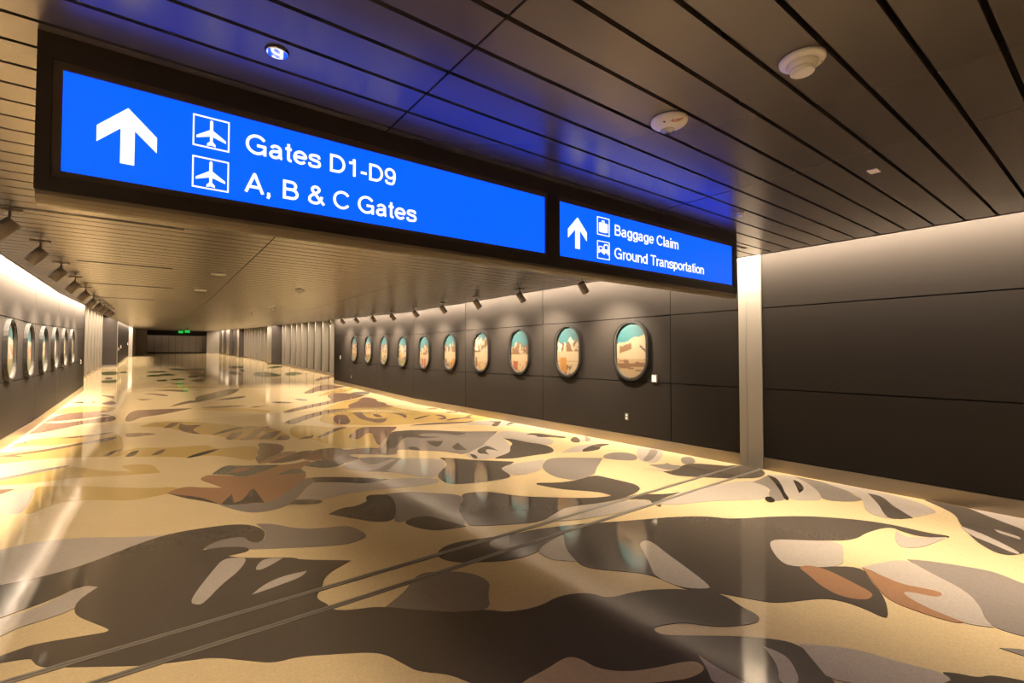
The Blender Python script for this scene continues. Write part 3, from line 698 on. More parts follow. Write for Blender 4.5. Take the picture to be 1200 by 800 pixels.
box('corner_strip', -1.74, -1.70, 66.47, 66.6, 0.0, 3.45, M_STRIP, w)
bay_wall('wall_left_end', -3.02, -0.55, 80.0, YE, M_FIN)

# ---- end wall with tall panels and a dark bulkhead over it
w = tag(box('wall_end', -3.1, 9.3, YE, YE + 0.2, -0.05, 4.3, M_BACK), kind='structure')
x = -0.55
while x < 6.2:
    box('panel', x + .015, x + .785, YE - 0.04, YE, 0.15, 2.45, M_END, w)
    x += 0.80
tag(box('trim_16', -0.55, 6.2, 80.2, 80.8, 2.45, ZC + .02, M_BACK), kind='structure')

# ================================================================== LIGHTS OF THE PLACE, AND ADDED LAMPS
def cove(note, x, y0, y1, z, watts_per_m, width=0.05, tilt=0.0, spread=104):
    """linear cove lamp: slim housing and its light, following the ramp"""
    L = math.hypot(y1 - y0, ramp(y1) - ramp(y0))
    pitch = math.atan2(ramp(y1) - ramp(y0), y1 - y0)
    e = mesh_obj('cove_lamp', boxv(-width / 2 - .008, width / 2 + .008, -L / 2, L / 2, 0.004 + width * .5 * abs(math.sin(tilt)), 0.045 + width * .5 * abs(math.sin(tilt))), BOXF, M_COVE, ceiling)
    e.location = (x, (y0 + y1) / 2, z + (ramp(y0) + ramp(y1)) / 2)
    e.rotation_euler = (pitch, 0, 0)
    e['label'] = note
    ld = bpy.data.lights.new('cove_glow', 'AREA')
    ld.shape = 'RECTANGLE'; ld.size = width; ld.size_y = L
    ld.energy = watts_per_m * L; ld.color = WARM
    ld.spread = math.radians(spread)
    lo = bpy.data.objects.new('cove_glow', ld); link(lo, e)
    lo.rotation_euler = (0, tilt, 0)
    return e

LZ = 3.25
TL, TR = math.radians(48), math.radians(-43)
# wall washers, tucked behind the ceiling edge and turned to the wall
cove('wall washer above the left portholes, level stretch', CEL - .10, YB + .1, RAMP_Y, 3.52, WASH_LEFT, .05, TL, 140)
cove('wall washer above the left portholes, ramp stretch', CEL - .10, RAMP_Y, 25.1, 3.52, WASH_LEFT, .05, TL, 140)
cove('wall washer above the dark wall right of the pale strip', CER + .07, YB + .1, S0, 3.32, WASH_RIGHT, .04, TR, 132)
cove('wall washer above the right portholes, level stretch', CER + .07, S0, RAMP_Y, 3.32, WASH_RIGHT * 1.1, .04, TR * .95, 132)
cove('wall washer above the right portholes, ramp stretch', CER + .07, RAMP_Y, 24.1, 3.32, WASH_RIGHT * 1.1, .04, TR * .95, 132)
# second row of lamps in the coves, added to light the floor
cove('added floor-lighting lamp above the left portholes, level stretch', XL + .06, YB + .1, RAMP_Y, 3.47, FILL_LEFT, .07, math.radians(-40), 74)
cove('added floor-lighting lamp above the left portholes, ramp stretch', XL + .06, RAMP_Y, 25.1, 3.47, FILL_LEFT * 2.2, .07, math.radians(-40), 74)
cove('added floor-lighting lamp above the dark wall right of the pale strip', XR - .11, YB + .1, S0, LZ, FILL_RIGHT * 0.82, .13, math.radians(32), 52)
cove('added floor-lighting lamp between the pale strip and the nearest porthole', XR - .11, S0, 5.7, LZ, FILL_RIGHT * 0.82, .13, math.radians(32), 54)
cove('added floor-lighting lamp above the right portholes, level stretch', XR - .11, 5.7, RAMP_Y, LZ, FILL_RIGHT, .13, math.radians(37), 68)
cove('added floor-lighting lamp above the right portholes, ramp stretch', XR - .11, RAMP_Y, 24.1, LZ, FILL_RIGHT * 1.5, .13, math.radians(37), 68)
cove('linear cove lamp above the left recess beyond the portholes', -2.4, 25.4, 43.8, 3.7, COVE_BAY, .06, 0, 150)
cove('linear cove lamp above the far left wall', -1.86, 44.2, 79.5, 3.35, COVE_FAR, .05, 0, 150)
cove('linear cove lamp above the first bay of fins', 8.3, 24.6, 44.3, 3.5, COVE_BAY, .06, 0, 150)
cove('linear cove lamp above the second bay of fins', 7.6, 44.6, 79.5, 3.45, COVE_BAY, .06, 0, 150)

e = cove('added fill lamp behind the dark bulkhead at the far end', 2.8, -3.2, 3.2, 0, FILL_END, .06, 0, 170)  # unseen lamp added to brighten the end wall
e.location = (2.8, 81.2, 2.95 + ramp(81)); e.rotation_euler = (0, 0, math.pi / 2)

# ================================================================== THE SIGN
SY = 2.8609
sign = empty('overhead_sign', (2.55, SY + 0.06, ZC))
tag(sign, 'long black overhead sign box with two lit blue direction panels', 'sign')
def sp(o):
    o.parent = sign
    o.matrix_parent_inverse = Matrix.Translation(-sign.location)
    return o
PZ0, PZ1 = 2.5127, 2.9666
P1 = (-0.3346, 2.5089); P2 = (2.6689, 5.4241)
SX0, SX1, SZ0 = -0.418, 5.5104, 2.4147
bez = 0.034
# case: back box plus the face frame around two openings
sp(box('case_body', SX0, SX1, SY + 0.05, SY + 0.13, SZ0, ZC - 0.001, M_FRAME, None, False))
def ring_frame(name, opens, x0, x1, z0, z1, y0, y1, mat):
    bs = [(x0, x1, y0, y1, z0, opens[0][2]), (x0, x1, y0, y1, opens[0][3], z1)]
    xs = [x0] + [v for o in opens for v in (o[0], o[1])] + [x1]
    for i in range(0, len(xs), 2):
        bs.append((xs[i], xs[i + 1], y0, y1, opens[0][2], opens[0][3]))
    return multi_box(name, bs, mat, None, False)
o1 = (P1[0] - bez, P1[1] + bez * .5, PZ0 - bez * .9, PZ1 + bez)
o2 = (P2[0] - bez * .5, P2[1] + bez * .6, PZ0 - bez * .9, PZ1 + bez)
sp(ring_frame('face_frame', [o1, o2], SX0, SX1, SZ0, ZC - 0.001, SY - 0.003, SY + 0.05, M_FRAME))
for P, o in ((P1, o1), (P2, o2)):
    sp(ring_frame('bezel', [(P[0], P[1], PZ0, PZ1)], o[0], o[1], o[2], o[3], SY + 0.006, SY + 0.049, M_BEZEL))
def bottom_profile():
    pts = [(SY + 0.006, SZ0), (SY + 0.003, SZ0 - 0.020), (SY + 0.010, SZ0 - 0.040), (SY + 0.028, SZ0 - 0.053), (SY + 0.05, SZ0 - 0.056),
           (SY + 0.075, SZ0 - 0.053), (SY + 0.10, SZ0 - 0.038), (SY + 0.11, SZ0 - 0.018), (SY + 0.11, SZ0)]
    n = len(pts)
    v = [(SX0 + .004, y, z) for y, z in pts] + [(SX1 - .004, y, z) for y, z in pts]
    f = [(i, (i + 1) % n, n + (i + 1) % n, n + i) for i in range(n)]
    f += [tuple(range(n - 1, -1, -1)), tuple(range(n, 2 * n))]
    return mesh_obj('bottom_trim', v, f, M_SIGNTRIM)
sp(bottom_profile())

# lettering: a plain grotesque drawn with strokes (cap height 1, x-height 0.73)
def arc(cx, cy, rx, ry, a0, a1, n=14):
    return [(cx + rx * math.cos(math.radians(a0 + (a1 - a0) * i / n)), cy + ry * math.sin(math.radians(a0 + (a1 - a0) * i / n))) for i in range(n + 1)]
def curve(pts, it=2):
    for _ in range(it):
        o = [pts[0]]
        for a, c in zip(pts[:-1], pts[1:]):
            o += [(a[0] * .75 + c[0] * .25, a[1] * .75 + c[1] * .25), (a[0] * .25 + c[0] * .75, a[1] * .25 + c[1] * .75)]
        pts = o + [pts[-1]]
    return pts
GLYPH = {
 ' ': (.387, []),
 'G': (1.08, [arc(.53, .5, .43, .445, 36, 322, 26), [(.54, .465), (.945, .465)], [(.905, .50), (.905, 0)]]),
 'C': (1.0, [arc(.52, .5, .42, .445, 36, 324, 26)]),
 'D': (1.0, [[(.16, 0), (.16, 1)], [(.16, .93), (.46, .93)] + arc(.46, .5, .40, .43, 90, -90, 16) + [(.16, .07)]]),
 'B': (.93, [[(.16, 0), (.16, 1)], [(.16, .93), (.50, .93)] + arc(.50, .73, .21, .20, 90, -90, 10) + [(.16, .53)], [(.16, .53), (.54, .53)] + arc(.54, .30, .25, .23, 90, -90, 12) + [(.16, .07)]]),
 'A': (.93, [[(.085, 0), (.465, .97)], [(.845, 0), (.465, .97)], [(.43, .95), (.50, .95)], [(.22, .30), (.71, .30)]]),
 'T': (.85, [[(.03, .93), (.82, .93)], [(.425, 0), (.425, .93)]]),
 'L': (.77, [[(.16, 0), (.16, 1)], [(.16, .07), (.72, .07)]]),
 'E': (.93, [[(.16, 0), (.16, 1)], [(.16, .07), (.84, .07)], [(.16, .51), (.78, .51)], [(.16, .93), (.83, .93)]]),
 'R': (1.0, [[(.16, 0), (.16, 1)], [(.16, .93), (.58, .93)] + arc(.58, .71, .25, .22, 90, -90, 10) + [(.16, .49)], [(.60, .49), (.84, 0)]]),
 'a': (.774, [arc(.345, .485, .215, .175, 165, 0, 12) + [(.56, .14)] + arc(.66, .14, .10, .08, 180, 262, 4), curve([(.56, .42), (.42, .385), (.22, .37), (.10, .28), (.10, .14), (.20, .055), (.36, .055), (.50, .13), (.56, .27)])]),
 'e': (.774, [[(.10, .375), (.67, .375)], arc(.385, .365, .285, .30, 2, 322, 24)]),
 's': (.696, [curve([(.585, .52), (.56, .665), (.33, .675), (.12, .64), (.11, .44), (.34, .40), (.60, .35), (.62, .11), (.40, .055), (.10, .055), (.095, .23)], 3)]),
 't': (.387, [[(.185, .94), (.185, .17)] + arc(.275, .17, .09, .105, 180, 268, 6) + [(.335, .066)], [(.03, .67), (.335, .67)]]),
 'g': (.774, [arc(.355, .375, .25, .30, 0, 360, 24), [(.63, .73), (.63, 0)] + arc(.365, .0, .265, .15, 0, -158, 14)]),
 'd': (.774, [arc(.355, .365, .25, .30, 0, 360, 24), [(.63, 0), (.63, 1)]]),
 'p': (.774, [arc(.42, .365, .25, .30, 0, 360, 24), [(.145, -.21), (.145, .73)]]),
 'o': (.774, [arc(.387, .365, .29, .30, 0, 360, 24)]),
 'l': (.31, [[(.155, 0), (.155, 1)]]),
 'i': (.31, [[(.155, 0), (.155, .73)], [(.155, .86), (.155, 1)]]),
 'n': (.774, [[(.14, 0), (.14, .73)], [(.14, .42)] + arc(.385, .43, .245, .235, 180, 0, 14) + [(.63, 0)]]),
 'm': (1.16, [[(.14, 0), (.14, .73)], [(.14, .42)] + arc(.36, .45, .22, .215, 180, 0, 12) + [(.58, 0)], [(.58, .42)] + arc(.80, .45, .22, .215, 180, 0, 12) + [(1.02, 0)]]),
 'u': (.774, [[(.63, 0), (.63, .73)], [(.14, .73), (.14, .30)] + arc(.385, .30, .245, .235, 180, 360, 14)]),
 'r': (.464, [[(.14, 0), (.14, .73)], [(.14, .38)] + arc(.40, .40, .26, .255, 180, 95, 8) + [(.45, .655)]]),
 '1': (.774, [[(.45, 0), (.45, 1)], curve([(.15, .745), (.34, .76), (.42, .86), (.44, .99)])]),
 '9': (.774, [arc(.385, .665, .27, .27, 0, 360, 22), curve([(.655, .66), (.66, .36), (.56, .06), (.34, .06), (.16, .08), (.135, .24)], 3)]),
 '-': (.464, [[(.06, .33), (.40, .33)]]),
 ',': (.387, [[(.19, 0), (.19, .145)], [(.225, .02), (.15, -.16)]]),
 '&': (.93, [curve([(.86, .02), (.60, .30), (.30, .64), (.20, .80), (.32, .945), (.52, .945), (.62, .79), (.50, .64), (.26, .50), (.10, .36), (.10, .12), (.30, .045), (.52, .06), (.68, .24), (.74, .45)], 3)]),
}
def ribbon(pts, w, v, f):
    n = len(pts)
    closed = math.hypot(pts[0][0] - pts[-1][0], pts[0][1] - pts[-1][1]) < 1e-6
    base = len(v)
    for i, (x, z) in enumerate(pts):
        a = pts[i - 1] if i else (pts[-2] if closed else None)
        c = pts[i + 1] if i < n - 1 else (pts[1] if closed else None)
        ds = []
        for p, q in ((a, (x, z)), ((x, z), c)):
            if p is None or q is None: continue
            l = math.hypot(q[0] - p[0], q[1] - p[1])
            if l > 1e-9: ds.append(((q[0] - p[0]) / l, (q[1] - p[1]) / l))
        dx, dz = sum(d[0] for d in ds), sum(d[1] for d in ds)
        l = math.hypot(dx, dz) or 1
        nx, nz = -dz / l, dx / l
        k = 1.0
        if len(ds) == 2:
            k = min(1.6, 1 / max(.4, abs(nx * -ds[0][1] + nz * ds[0][0])))
        v.append((x + nx * w * k / 2, z + nz * w * k / 2)); v.append((x - nx * w * k / 2, z - nz * w * k / 2))
    for i in range(n - 1):
        f.append((base + 2 * i, base + 2 * i + 1, base + 2 * i + 3, base + 2 * i + 2))

def text_mesh(body, x0, x1, zb, cap, y, mat, name='letter', weight=0.138, split=True):
    glyphs, pen = [], 0.0
    for ch in body:
        adv, strokes = GLYPH[ch]
        v, f = [], []
        for s in strokes:
            ribbon(s, weight, v, f)
        glyphs.append(([(x + pen, z) for x, z in v], f))
        pen += adv
    xs = [p[0] for g in glyphs for p in g[0]]
    a, bb = min(xs), max(xs)
    res, V, F = [], [], []
    for v, f in glyphs:
        if not f: continue
        vv = [(x0 + (x - a) / (bb - a) * (x1 - x0), zb + z * cap) for x, z in v]
        m = len(vv)
        v3 = [(x, y, z) for x, z in vv] + [(x, y + 0.004, z) for x, z in vv]
        f3 = []
        for q in f:
            f3.append(q); f3.append(tuple(m + i for i in reversed(q)))
            for i in range(4):
                j = (i + 1) % 4
                f3.append((q[j], q[i], m + q[i], m + q[j]))
        if split:
            res.append(mesh_obj(name, v3, f3, mat))
        else:
            k = len(V); V += v3; F += [tuple(k + i for i in q) for q in f3]
    return res if split else mesh_obj(name, V, F, mat)

FY = SY + 0.016                # face of the blue panels
ARROW = [(0, 1.0), (.5, .578), (.5, .302), (.118, .617), (.118, .0), (-.118, .0), (-.118, .617), (-.5, .302), (-.5, .578)]
def plane_pts(cx, cz, s):
    half = [(0, .92), (.03, .905), (.042, .87), (.042, .60), (.40, .35), (.40, .28), (.042, .40), (.036, .235), (.115, .15), (.115, .085), (0, .12)]
    pts = half + [(-x, z) for x, z in reversed(half[1:-1])]
    return [(cx + x * s, cz + z * s) for x, z in pts]
def square_ring(x0, z0, s, y, t=0.0065):
    return multi_box('pictogram_border', [(x0, x0 + s, y - .004, y, z0, z0 + t), (x0, x0 + s, y - .004, y, z0 + s - t, z0 + s),
                     (x0, x0 + t, y - .004, y, z0 + t, z0 + s - t), (x0 + s - t, x0 + s, y - .004, y, z0 + t, z0 + s - t)], M_WHITE, None, False)
def sub(o, p):
    for q in (o if isinstance(o, list) else [o]):
        q.parent = p
    return o
for n, (P, ax, sx) in enumerate(((P1, -0.1076, 0.1474), (P2, 2.8803, 3.1247))):
    pn = sp(box('blue_panel', P[0], P[1], FY, FY + 0.03, PZ0, PZ1, M_BLUE, None, False))
    tag(pn, 'lit blue panel reading ' + ('Gates D1-D9 and A, B & C Gates' if n == 0 else 'Baggage Claim and Ground Transportation'))
    sub(extrude_xz('arrow', [(ax + u * 0.2221, 2.599 + v * 0.2686) for u, v in ARROW], FY - .004, FY, M_WHITE), pn)
    for z0 in (2.7619, 2.5486):
        sub(square_ring(sx, z0, 0.161, FY), pn)
    if n == 0:
        for z0 in (2.7619, 2.5486):
            sub(extrude_xz('airplane_symbol', plane_pts(sx + 0.0805, z0 - .002, 0.161), FY - .004, FY, M_WHITE), pn)
        sub(text_mesh('Gates D1-D9', 0.384, 1.2355, 2.7852, 0.1062, FY - .004, M_WHITE), pn)
        sub(text_mesh('A, B & C Gates', 0.3811, 1.3839, 2.5728, 0.1062, FY - .004, M_WHITE), pn)
    else:
        sub(text_mesh('Baggage Claim', 3.3604, 4.3496, 2.7881, 0.1004, FY - .004, M_WHITE, weight=.12), pn)
        sub(text_mesh('Ground Transportation', 3.3536, 4.8248, 2.5767, 0.1004, FY - .004, M_WHITE, weight=.12), pn)
        # suitcase: strap lines left blue, handle on top
        c, z = sx + 0.0805, 2.7619
        y0, y1 = FY - .004, FY
        sub(multi_box('suitcase_symbol', [(c - .056, c - .049, y0, y1, z + .030, z + .110), (c - .043, c + .030, y0, y1, z + .026, z + .113), (c + .036, c + .056, y0, y1, z + .030, z + .110),
             (c - .020, c - .013, y0, y1, z + .113, z + .134), (c + .006, c + .013, y0, y1, z + .113, z + .134), (c - .013, c + .006, y0, y1, z + .127, z + .134)], M_WHITE, None, False), pn)
        # small car beside a taller one, seen from the front
        def vehicle(cx, zb, w, h):
            bs = [(cx - w * .5, cx + w * .5, y0, y1, zb + h * .16, zb + h * .50), (cx - w * .46, cx - w * .26, y0, y1, zb, zb + h * .16), (cx + w * .26, cx + w * .46, y0, y1, zb, zb + h * .16),
                  (cx - w * .40, cx - w * .30, y0, y1, zb + h * .5, zb + h * .9), (cx + w * .30, cx + w * .40, y0, y1, zb + h * .5, zb + h * .9), (cx - w * .30, cx + w * .30, y0, y1, zb + h * .88, zb + h)]
            return multi_box('car_symbol', bs, M_WHITE, None, False)
        sub(vehicle(c - .036, 2.5486 + .052, .068, .062), pn)
        sub(vehicle(c + .034, 2.5486 + .044, .074, .094), pn)

# ================================================================== PORTHOLES
NB = 14
def stadium(w, h, seg=NB):
    r = w / 2; s = h / 2 - r
    pts = []
    for i in range(seg + 1):
        a = math.pi * i / seg
        pts.append((r * math.cos(a), s + r * math.sin(a)))
    for i in range(seg + 1):
        a = math.pi + math.pi * i / seg
        pts.append((r * math.cos(a), -s + r * math.sin(a)))
    return pts

def stad_ring(name, wo, ho, wi, hi, d0, d1, mat):
    """ring in local YZ plane; +X is out of the wall towards the room"""
    a, b = stadium(wo, ho), stadium(wi, hi)
    n = len(a)
    v = [(d0, y, z) for y, z in a] + [(d1 * .86, y, z) for y, z in a] + [(d1, y * .975 + b[i][0] * .025, z * .975 + b[i][1] * .025) for i, (y, z) in enumerate(a)] + [(d1, y, z) for y, z in b] + [(d0, y, z) for y, z in b]
    f = []
    for j in range(4):
        for i in range(n):
            k = (i + 1) % n
            f.append((j * n + i, j * n + k, (j + 1) * n + k, (j + 1) * n + i))
    me = bpy.data.meshes.new(name)
    me.from_pydata(v, [], f); me.materials.append(mat)
    bm = bmesh.new(); bm.from_mesh(me); bmesh.ops.recalc_face_normals(bm, faces=bm.faces); bm.to_mesh(me); bm.free()
    return me

RW, RH = 0.83, 1.16
ring_me = stad_ring('ring', RW, RH, RW - 0.085, RH - 0.085, 0.002, 0.068, M_RING)
liner_me = stad_ring('liner', RW - 0.086, RH - 0.086, RW - 0.125, RH - 0.125, 0.002, 0.056, M_RINGIN)

def h2(i, j, s):
    v = math.sin(i * 127.1 + j * 311.7 + s * 74.7) * 43758.5453
    return v - math.floor(v)
def vnoise(x, y, s):
    i, j = math.floor(x), math.floor(y); fx, fy = x - i, y - j
    fx = fx * fx * (3 - 2 * fx); fy = fy * fy * (3 - 2 * fy)
    return (h2(i, j, s) * (1 - fx) + h2(i + 1, j, s) * fx) * (1 - fy) + (h2(i, j + 1, s) * (1 - fx) + h2(i + 1, j + 1, s) * fx) * fy
ART = [plain('art_sky', (0.0123, 0.0615, 0.0715), .5), plain('art_cream', (0.158, 0.122, 0.0744), .5), plain('art_sand', (0.13, 0.0904, 0.0471), .5), plain('art_brown', (0.059, 0.0294, 0.0128), .5),
       plain('art_dark', (0.0197, 0.0118, 0.00784), .5), plain('art_orange', (0.147, 0.065, 0.00984), .5), plain('art_red', (0.114, 0.0274, 0.00984), .5), plain('art_green', (0.059, 0.067, 0.0197), .5), plain('art_snow', (0.167, 0.146, 0.118), .5)]
SKY, CREAM, SAND, BROWN, DARK, ORANGE, RED, GREEN, SNOW = range(9)

def art_color(u, v, k, left):
    """u across 0..1 (left to right as seen), v up 0..1"""
    n = vnoise(u * 7, v * 7, k + (50 if left else 0))
    n2 = vnoise(u * 9 + v * 7, v * 11 - u * 8, k + 9)
    if left:
        if v > 0.70 + 0.03 * math.sin(u * 7 + k): return SKY
        if v > 0.60: return SNOW if n < 0.6 else CREAM
        if v > 0.34:
            return RED if (n2 > 0.78) else (ORANGE if n2 > .68 else (SNOW if n < .5 else CREAM))
        return GREEN if n2 > 0.42 else (CREAM if n < .6 else SAND)
    if k == 0:
        ridge = 0.60 + 0.20 * u + 0.015 * math.sin(u * 14)
        if v > ridge: return SKY
        d = (u - 0.30) * 0.9 + (v - 0.57) * 0.3
        if 0.10 < u < 0.50 and 0.42 + .2 * u < v < 0.56 + 0.14 * u and n2 > 0.35: return BROWN
        if u > 0.76 and 0.46 < v < 0.60 and abs((v - 0.56) + (u - 0.80) * .55) < 0.022: return DARK
        if 0.20 < v < 0.26 and vnoise(u * 3, v * 26, 3) > 0.35: return BROWN
        if 0.12 < v < 0.34 and vnoise(u * 6, v * 36, 5) > 0.62: return BROWN
        return CREAM if v > 0.34 else SAND
    base = [0, .70, .66, .78, .70, .58, .70, .72, .74, .72][k]
    ridge = base + 0.05 * math.sin(u * 9 + k * 2.1) + 0.04 * math.sin(u * 23 + k) + (0.22 * u if k == 5 else 0) + (0.10 * math.exp(-((u - .5) / .22) ** 2) if k == 3 else 0)
    if v > ridge: return SKY
    lo = [0, .48, .42, .48, .50, .40, .45, .42, .44, .42][k]
    if v > lo:
        if n2 > 0.52: return BROWN
        if n2 < 0.10: return DARK
        return SNOW if n > .5 else CREAM
    if k == 1:
        if 0.16 < u < 0.42 and 0.06 < v < 0.36: return ORANGE
        if v < 0.20 and n2 > .6: return BROWN
        if abs(v - .28) < .012 or abs(v - .21) < .01: return SAND
        return CREAM
    if k == 2:
        if v < 0.26 and 0.12 < u < 0.42 and n > .35: return RED
        if v < 0.26 and n2 > .62: return ORANGE if u > .5 else BROWN
        return CREAM
    if k == 3:
        if 0.08 < u < 0.2 and v < .36: return BROWN
        if v < 0.24 and n2 > .5: return ORANGE
        return CREAM
    if k == 4:
        if v < .30 and u > .6: return ORANGE
        if v < .30 and n2 > .55: return BROWN
        return CREAM
    if k == 5:
        if v < .30 and (0.20 < u < 0.34 or 0.44 < u < .56): return RED
        if v < .30 and n2 > .6: return SAND
        return CREAM
    if v < .18: return GREEN if n2 > .4 else SAND
    if v < .32: return BROWN if n2 > .5 else CREAM
    return ORANGE if n2 > .8 else CREAM

def art_mesh(k, left):
    W, Hh = RW - 0.10, RH - 0.10
    nu, nv = 46, 64
    v, f, idx = [], [], []
    out = stadium(W, Hh, 20)
    r = W / 2; s = Hh / 2 - r
    def inside(y, z):
        zz = max(0, abs(z) - s)
        return y * y + zz * zz <= r * r * 1.001
    ids = {}
    def vid(i, j):
        if (i, j) not in ids:
            ids[(i, j)] = len(v)
            v.append((0.0, -W / 2 + W * i / nu, -Hh / 2 + Hh * j / nv))
        return ids[(i, j)]
    for i in range(nu):
        for j in range(nv):
            y, z = -W / 2 + W * (i + .5) / nu, -Hh / 2 + Hh * (j + .5) / nv
            if inside(y, z):
                f.append((vid(i, j), vid(i + 1, j), vid(i + 1, j + 1), vid(i, j + 1)))
                u = (i + .5) / nu
                idx.append(art_color(u, (j + .5) / nv, k, left))
    me = bpy.data.meshes.new('artwork')
    me.from_pydata(v, [], f)
    for m in ART: me.materials.append(m)
    for p, i in zip(me.polygons, idx): p.material_index = i
    return me

ORD = ['nearest', 'second', 'third', 'fourth', 'fifth', 'sixth', 'seventh', 'eighth', 'ninth', 'tenth']
RDESC = ['a bare tan slope under turquoise sky', 'streaked peaks above an orange tower', 'a brown ridge above red-orange blocks', 'a pointed brown and cream peak',
         'a cream mountainside above an orange block', 'a rising cream slope above red bars', 'a cream mountain above green ground', 'brown rock in a cream field',
         'small brown cliffs under blue sky', 'a narrow brown and cream scene']
def porthole(k, left):
    y = 5.80 + 1.708 * k
    zc = 1.778 + ramp(y)
    if left:
        e = empty('porthole_artwork', (XL, y, zc)); rot = 0.0
        lab = ('%s porthole artwork of the six visible on the left wall, cream and green scene' % ['', '', '', '', 'nearest', 'second nearest', 'third nearest', 'fourth nearest', 'fifth nearest', 'farthest'][k])
        grp = 'portholes on the left wall'
    else:
        e = empty('porthole_artwork', (XR, y, zc)); rot = math.pi
        e.rotation_euler.z = math.pi
        lab = '%s right wall porthole from the sign, with %s' % (ORD[k], RDESC[k])
        grp = 'portholes on the right wall'
    tag(e, lab, 'porthole', grp)
    link(bpy.data.objects.new('porthole_ring', ring_me), e)
    link(bpy.data.objects.new('inner_liner', liner_me), e)
    a = link(bpy.data.objects.new('artwork', art_mesh(k, left)), e)
    a.location.x = 0.012
    if not left:
        pass
for k in range(10): porthole(k, False)
for k in range(4, 10): porthole(k, True)

# ================================================================== SPOTLIGHTS
def spotlight(x, y, side, label):
    z = ZC + ramp(y)
    e = empty('track_spotlight', (x, y, z))
    tag(e, label, 'spotlight', 'spotlights along the %s side of the ceiling' % ('right' if side > 0 else 'left'))
    mesh_obj('canopy', boxv(-0.095, 0.095, -0.05, 0.05, -0.014, 0.0), BOXF, M_SPOT, e)
    lathe('stem', [(0.012, -0.014), (0.012, -0.125)], M_SPOT, e, 10)
    ang = math.radians(40)
    head = lathe('head', [(0.02, -0.055), (0.064, -0.05), (0.068, -0.04), (0.068, 0.16), (0.060, 0.163), (0.060, 0.150)], M_SPOT, e, 20)
    head.location = (side * 0.0, 0, -0.15)
    d = Vector((side * math.sin(ang), 0, -math.cos(ang)))
    head.rotation_euler = d.to_track_quat('Z', 'Y').to_euler()
    ln = lathe('lens', [(0.056, 0.1505), (0.056, 0.1545)], M_LENS, head, 20)
    ld = bpy.data.lights.new('spot_beam', 'SPOT')
    ld.energy = SPOT_W; ld.color = WARM
    ld.spot_size = math.radians(100); ld.spot_blend = 1.0; ld.shadow_soft_size = 0.05
    lo = bpy.data.objects.new('spot_beam', ld); link(lo, head)
    lo.location = (0, 0, 0.175); lo.rotation_euler = (math.pi, 0, 0)
NTH = ['first', 'second', 'third', 'fourth', 'fifth', 'sixth', 'seventh', 'eighth', 'ninth', 'tenth']
SPY = [6.15, 8.0, 9.72, 11.42, 13.13, 14.84, 16.55, 18.3, 20.0, 21.9]
for k, y in enumerate(SPY):
    spotlight(6.27, y, 1, 'bronze ceiling spotlight aimed at the right wall, %s beyond the sign' % NTH[k])
LPY = [6.65, 8.27, 9.98, 11.7, 13.4, 15.1, 16.85, 18.55, 20.3, 22.0]
for k, y in enumerate(LPY):
    if k == 0:
        spotlight(-1.13, y, -1, 'bronze ceiling spotlight cut off at the left picture edge')
    else:
        spotlight(-1.13, y, -1, 'bronze ceiling spotlight aimed at the left wall, %s whole one from the left edge' % NTH[k - 1])

# ================================================================== CEILING DEVICES
def smoke(x, y, r, label, rot=0.0):
    e = empty('smoke_detector', (x, y, ZC + ramp(y)))
    tag(e, label, 'smoke detector')
    lathe('base_plate', [(r, 0.0), (r, -0.012), (r * .94, -0.020), (r * .70, -0.024)], M_PLASTIC, e)
    lathe('collar', [(r * .70, -0.022), (r * .62, -0.040), (r * .52, -0.048)], M_PLASTIC2, e)
    lathe('sensor_cap', [(r * .50, -0.046), (r * .53, -0.056), (r * .53, -0.064), (r * .50, -0.068)], M_PLASTIC, e)
    d = lathe('indicator', [(0.005, -0.018), (0.005, -0.022)], M_BLACK, e, 8)
    d.location = (r * .82 * math.cos(-.9), r * .82 * math.sin(-.9), 0)
    return e
smoke(2.4614, 0.9465, 0.098, 'white round smoke detector with raised cap, nearest the camera')
smoke(2.5797, 11.1721, 0.10, 'small white smoke detector on the ceiling just beyond the sign')
smoke(3.0355, 16.5448, 0.10, 'second small white smoke detector beyond the sign')
smoke(2.8997, 19.299, 0.10, 'third small white smoke detector, farthest beyond the sign')

e = empty('strobe_alarm', (2.4681, 1.6855, ZC))
tag(e, 'white round alert strobe with red lettering above the sign', 'alarm')
R0 = 0.108
lathe('alarm_dome', [(R0, 0.0), (R0, -0.010), (R0 * .97, -0.020), (R0 * .86, -0.031), (R0 * .6, -0.042), (R0 * .3, -0.047)], M_PLASTIC, e)
ux = Vector((math.cos(-YAW), math.sin(-YAW), 0)); uy = Vector((-math.sin(YAW), -math.cos(YAW), 0))
lens = lathe('strobe_lens', [(0.043, -0.038), (0.040, -0.053), (0.024, -0.060)], M_CLEAR, e, 18)
lens.location = tuple(-uy * 0.030)
b_ = lathe('bulb', [(0.014, -0.05), (0.014, -0.066)], M_CHROME, e, 12); b_.location = tuple(-uy * 0.030)
tm = text_mesh('ALERT', -0.034, 0.034, 0.0, 0.019, 0.0, M_RED, 'alert_lettering', .17, False)
bm = bmesh.new(); bm.from_mesh(tm.data)
ctr = uy * 0.066 + ux * 0.022
for v in bm.verts:
    q = ctr + ux * v.co.x + uy * v.co.z
    rr = q.length / R0
    v.co = Vector((q.x, q.y, -0.047 + 0.027 * rr ** 2.2 - v.co.y * 0.3 - 0.0035))
bm.to_mesh(tm.data); bm.free(); tm.parent = e
mesh_obj('slot', [tuple(Vector(q) + (uy * .055 - ux * .045)) for q in boxv(-.009, .009, -.004, .004, -.0405, -.030)], BOXF, M_BLACK, e)

